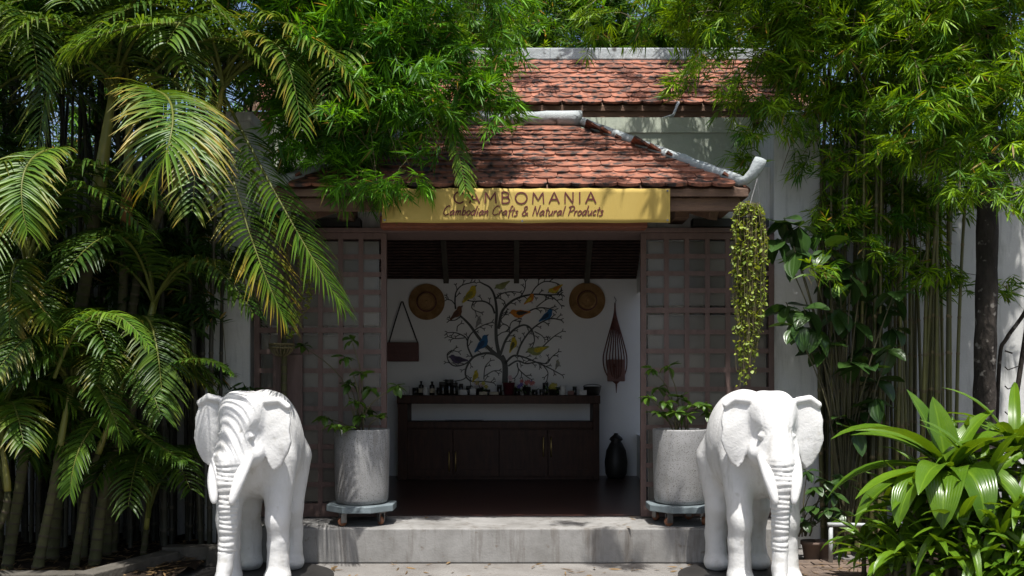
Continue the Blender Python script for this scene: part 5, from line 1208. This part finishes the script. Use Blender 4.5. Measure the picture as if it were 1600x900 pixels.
# a frond that droops over the banner from the bamboo side, borne by a thin palm behind the foliage
p10 = palm('thin palm hidden in the bamboo with a frond drooping over the banner', [(-1.9, 7.3, PLAT), P(450, 400, 7.3), P(500, 200, 7.2), P(560, 90, 7.1)], .03, .025, 0, seed=12, shaft=.6)
frond(p10, P(560, 90, 7.1), P(672, 150, 6.75), P(728, 305, 6.5), .20, 34, .15, .022, 1.3, 990, .5)
frond(p10, P(560, 90, 7.1), P(540, 60, 6.5), P(510, 170, 6.2), .34, 26, .5, .026, 1.3, 991)

# ================================================================== hanging plants
def hanging(label, cx, y, prof, nleaf, seed, pot_z, hook, r=None):
    r = np.random.default_rng(seed); t = thing('hanging_plant', label, 'hanging plant', (cx, y, pot_z), 'hanging vines by the doors')
    zt_, zb_ = prof[0][0], prof[-1][0]; zs = np.array([q[0] for q in prof])[::-1]; ws = np.array([q[1] for q in prof])[::-1]; xs = np.array([q[2] for q in prof])[::-1]
    m = MB(); m.lathe([(.06, -.10), (.085, .02), (.09, .02), (.08, .01)], 14, (cx, y, pot_z)); m.build('pot', M['black'], t, True)
    m = MB()
    for a in (0, 2.1, 4.2): m.tube([(cx + .085 * math.cos(a), y + .085 * math.sin(a), pot_z + .02), hook], .003, 4)
    m.build('wire', M['steel'], t)
    m = MB(); P_, D_, Co = [], [], []
    ns = nleaf // 24
    for k in range(ns):
        a = r.uniform(0, 6.28); rad = math.sqrt(r.random()) ; zend = zt_ + (zb_ - zt_) * r.beta(1.7, 1.1)
        pts = []; ph = r.uniform(0, 6)
        for z in np.linspace(zt_, zend, 9):
            w_ = np.interp(z, zs, ws) / 2; x0 = np.interp(z, zs, xs)
            pts.append(Vector((x0 + w_ * rad * math.cos(a) + .008 * math.sin(z * 14 + ph), y + w_ * rad * math.sin(a) * .8, z)))
        m.tube(pts, .0022, 3, False)
        nl = max(4, int(26 * (zt_ - zend) / (zt_ - zb_) + 5)); f = r.random(nl) * 8
        for q in f:
            i = min(7, int(q)); p = pts[i].lerp(pts[i + 1], q - i); P_.append(p); an = r.uniform(0, 6.28); D_.append((math.cos(an), math.sin(an), r.uniform(-.7, .3)))
    n = len(P_); P_ = np.array(P_, float) + r.normal(size=(n, 3)) * .008; D_ = np.array(D_)
    col = np.array([.12, .19, .018]) + (np.array([.30, .37, .05]) - np.array([.12, .19, .018])) * r.random((n, 1)); 
    acc = Acc(); acc.add(*leaf_batch(P_, D_, np.array([0, 0, 1.0]) + .5 * r.normal(size=(n, 3)), r.uniform(.018, .038, n), r.uniform(.017, .034, n), r.uniform(.2, .9, n), 3, col, 0, lambda q: (.25, 1, .85, .1)[int(round(q * 3))]))
    tag(link('foliage', acc.mesh('foliage'), M['vine'], t), kind='stuff'); tag(m.build('strands', M['twig'], t, True), kind='stuff')
    return t
hy = 6.56
hz = lambda py: CAMZ - (py - HOR) * hy / FPX
hxx = lambda px: (px - 800) * hy / FPX
hanging('long trailing vine with small round yellow green leaves hanging from the roof corner', hxx(1171), hy, [(hz(318), .16, hxx(1171)), (hz(335), .25, hxx(1171)), (hz(400), .27, hxx(1172)), (hz(470), .25, hxx(1172)), (hz(520), .20, hxx(1170)), (hz(570), .15, hxx(1166)), (hz(608), .11, hxx(1164))], 3000, 3, hz(345), (1.84, 6.58, 2.95))
hy2 = 7.15
z2 = lambda py: CAMZ - (py - HOR) * hy2 / FPX
x2 = lambda px: (px - 800) * hy2 / FPX
hanging('thin trailing vine hanging before the door beside the palm fronds', x2(478), hy2, [(z2(350), .10, x2(480)), (z2(400), .13, x2(478)), (z2(480), .11, x2(474)), (z2(530), .05, x2(448))], 380, 4, z2(345), (-1.55, 7.15, 3.0))
t = thing('wire_basket', 'round empty wire basket hanging before the lattice door', 'basket', (x2(440), hy2, z2(560)))
m = MB()
for k in range(9):
    a = math.pi * k / 9; m.tube([Vector((x2(440) + .10 * math.cos(a) * math.cos(b), hy2 + .10 * math.sin(a) * math.cos(b), z2(538) - .10 * math.sin(b))) for b in np.linspace(0, math.pi, 12)], .004, 4)
m.build('bowl', M['twig'], t, True)
m = MB()
for z_ in (0, -.03): m.tube([Vector((x2(440) + .10 * math.cos(b), hy2 + .10 * math.sin(b), z2(538) + z_)) for b in np.linspace(0, 2 * math.pi, 20)], .007, 5)
m.build('rim', M['twig'], t, True)
m = MB()
for s in (-1, 1): m.tube([Vector((x2(440) + s * .1, hy2, z2(538))), Vector((x2(446), hy2, z2(340)))], .002, 4)
m.build('cord', M['cord'], t)

# ================================================================== litter on the ground
def litter(n, boxes, name, label):
    r = np.random.default_rng(21); Ps = []
    for x0, x1, y0, y1, z, f in boxes: Ps.append(np.stack([r.uniform(x0, x1, int(n * f)), r.uniform(y0, y1, int(n * f)), np.full(int(n * f), z) + r.uniform(.003, .012, int(n * f))], 1))
    Ps = np.concatenate(Ps); k = len(Ps); a = r.uniform(0, 6.28, k); d = np.stack([np.cos(a), np.sin(a), r.uniform(-.05, .15, k)], 1)
    col = np.array([.22, .145, .07]) * r.uniform(.4, 1.3, (k, 1)); acc = Acc()
    acc.add(*leaf_batch(Ps, d, np.tile([0, 0, 1.0], (k, 1)) + .25 * r.normal(size=(k, 3)), r.uniform(.04, .13, k), r.uniform(.006, .02, k), r.uniform(-.1, .15, k), 3, col, 0, lance))
    tag(link(name, acc.mesh(name), M['vine']), label, kind='stuff')
litter(1000, [(-1.4, 1.4, 6.1, 6.86, .002, .07), (-4.5, -2.35, 6.1, 7.6, .07, .85), (1.9, 2.8, 6.0, 6.86, .035, .08), (2.9, 4.5, 4.7, 7.4, .08, .4), (-1.3, 1.3, 6.9, 7.45, PLAT, .01)], 'leaf_litter', 'scattered dry bamboo leaves on the ground')

# ================================================================== unseen trees added to shade the patio and hold back sky light
r = np.random.default_rng(5); acc = Acc()
n = 2600; u = unit(r.normal(size=(n, 3))) * (r.random((n, 1)) ** .35); lump = unit(r.normal(size=(14, 3))) * .75
u = np.concatenate([u * .8, np.concatenate([q + .33 * r.normal(size=(90, 3)) for q in lump])]); n = len(u)
p_ = u * np.array([2.3, 2.3, 2.4]) + np.array([0, 0, 4.2]); p_[:, 2] = np.maximum(p_[:, 2], 1.0)
acc.add(*leaf_batch(p_, r.normal(size=(n, 3)) - np.array([0, 0, .3]), np.array([0, 0, 1.0]) + .5 * r.normal(size=(n, 3)), r.uniform(.35, .6, n), r.uniform(.2, .3, n), r.uniform(.1, .6, n), 3, cA_d + (cB_l - cA_d) * r.random((n, 1)), 0, lance))
crown_me = acc.mesh('crown'); crown_me.materials.append(M['leaf'])
m = MB(); m.tube([(0, 0, 0), (.05, 0, .6), (0, .05, 2), (-.05, 0, 4.4)], [.2, .14, .12, .05], 10)
for a_ in range(5): m.tube([(0, .05, 2.0 + .2 * a_), (math.cos(a_ * 1.3) * .8, math.sin(a_ * 1.3) * .8, 3.2 + .2 * a_), (math.cos(a_ * 1.3) * 1.5, math.sin(a_ * 1.3) * 1.5, 4.2 + .2 * a_)], [.06, .045, .02], 6)
trunk_me = m.mesh('trunk'); trunk_me.materials.append(M['bark'])
for i, (x, y, s) in enumerate([(-5.4, 1.0, 1.0), (-8.5, -.8, 1.1), (8.6, -1.2, 1.1), (5.4, 1.0, 1.0)]):
    t = thing('garden_tree', 'unseen leafy tree added beside the patio to shade it and hold back sky light', 'tree', (x, y, 0), 'added shade trees round the patio', i * 1.1); t.scale = (s, s, s)
    link('crown', crown_me, None, t, local=True)['kind'] = 'stuff'; link('trunk', trunk_me, None, t, local=True)
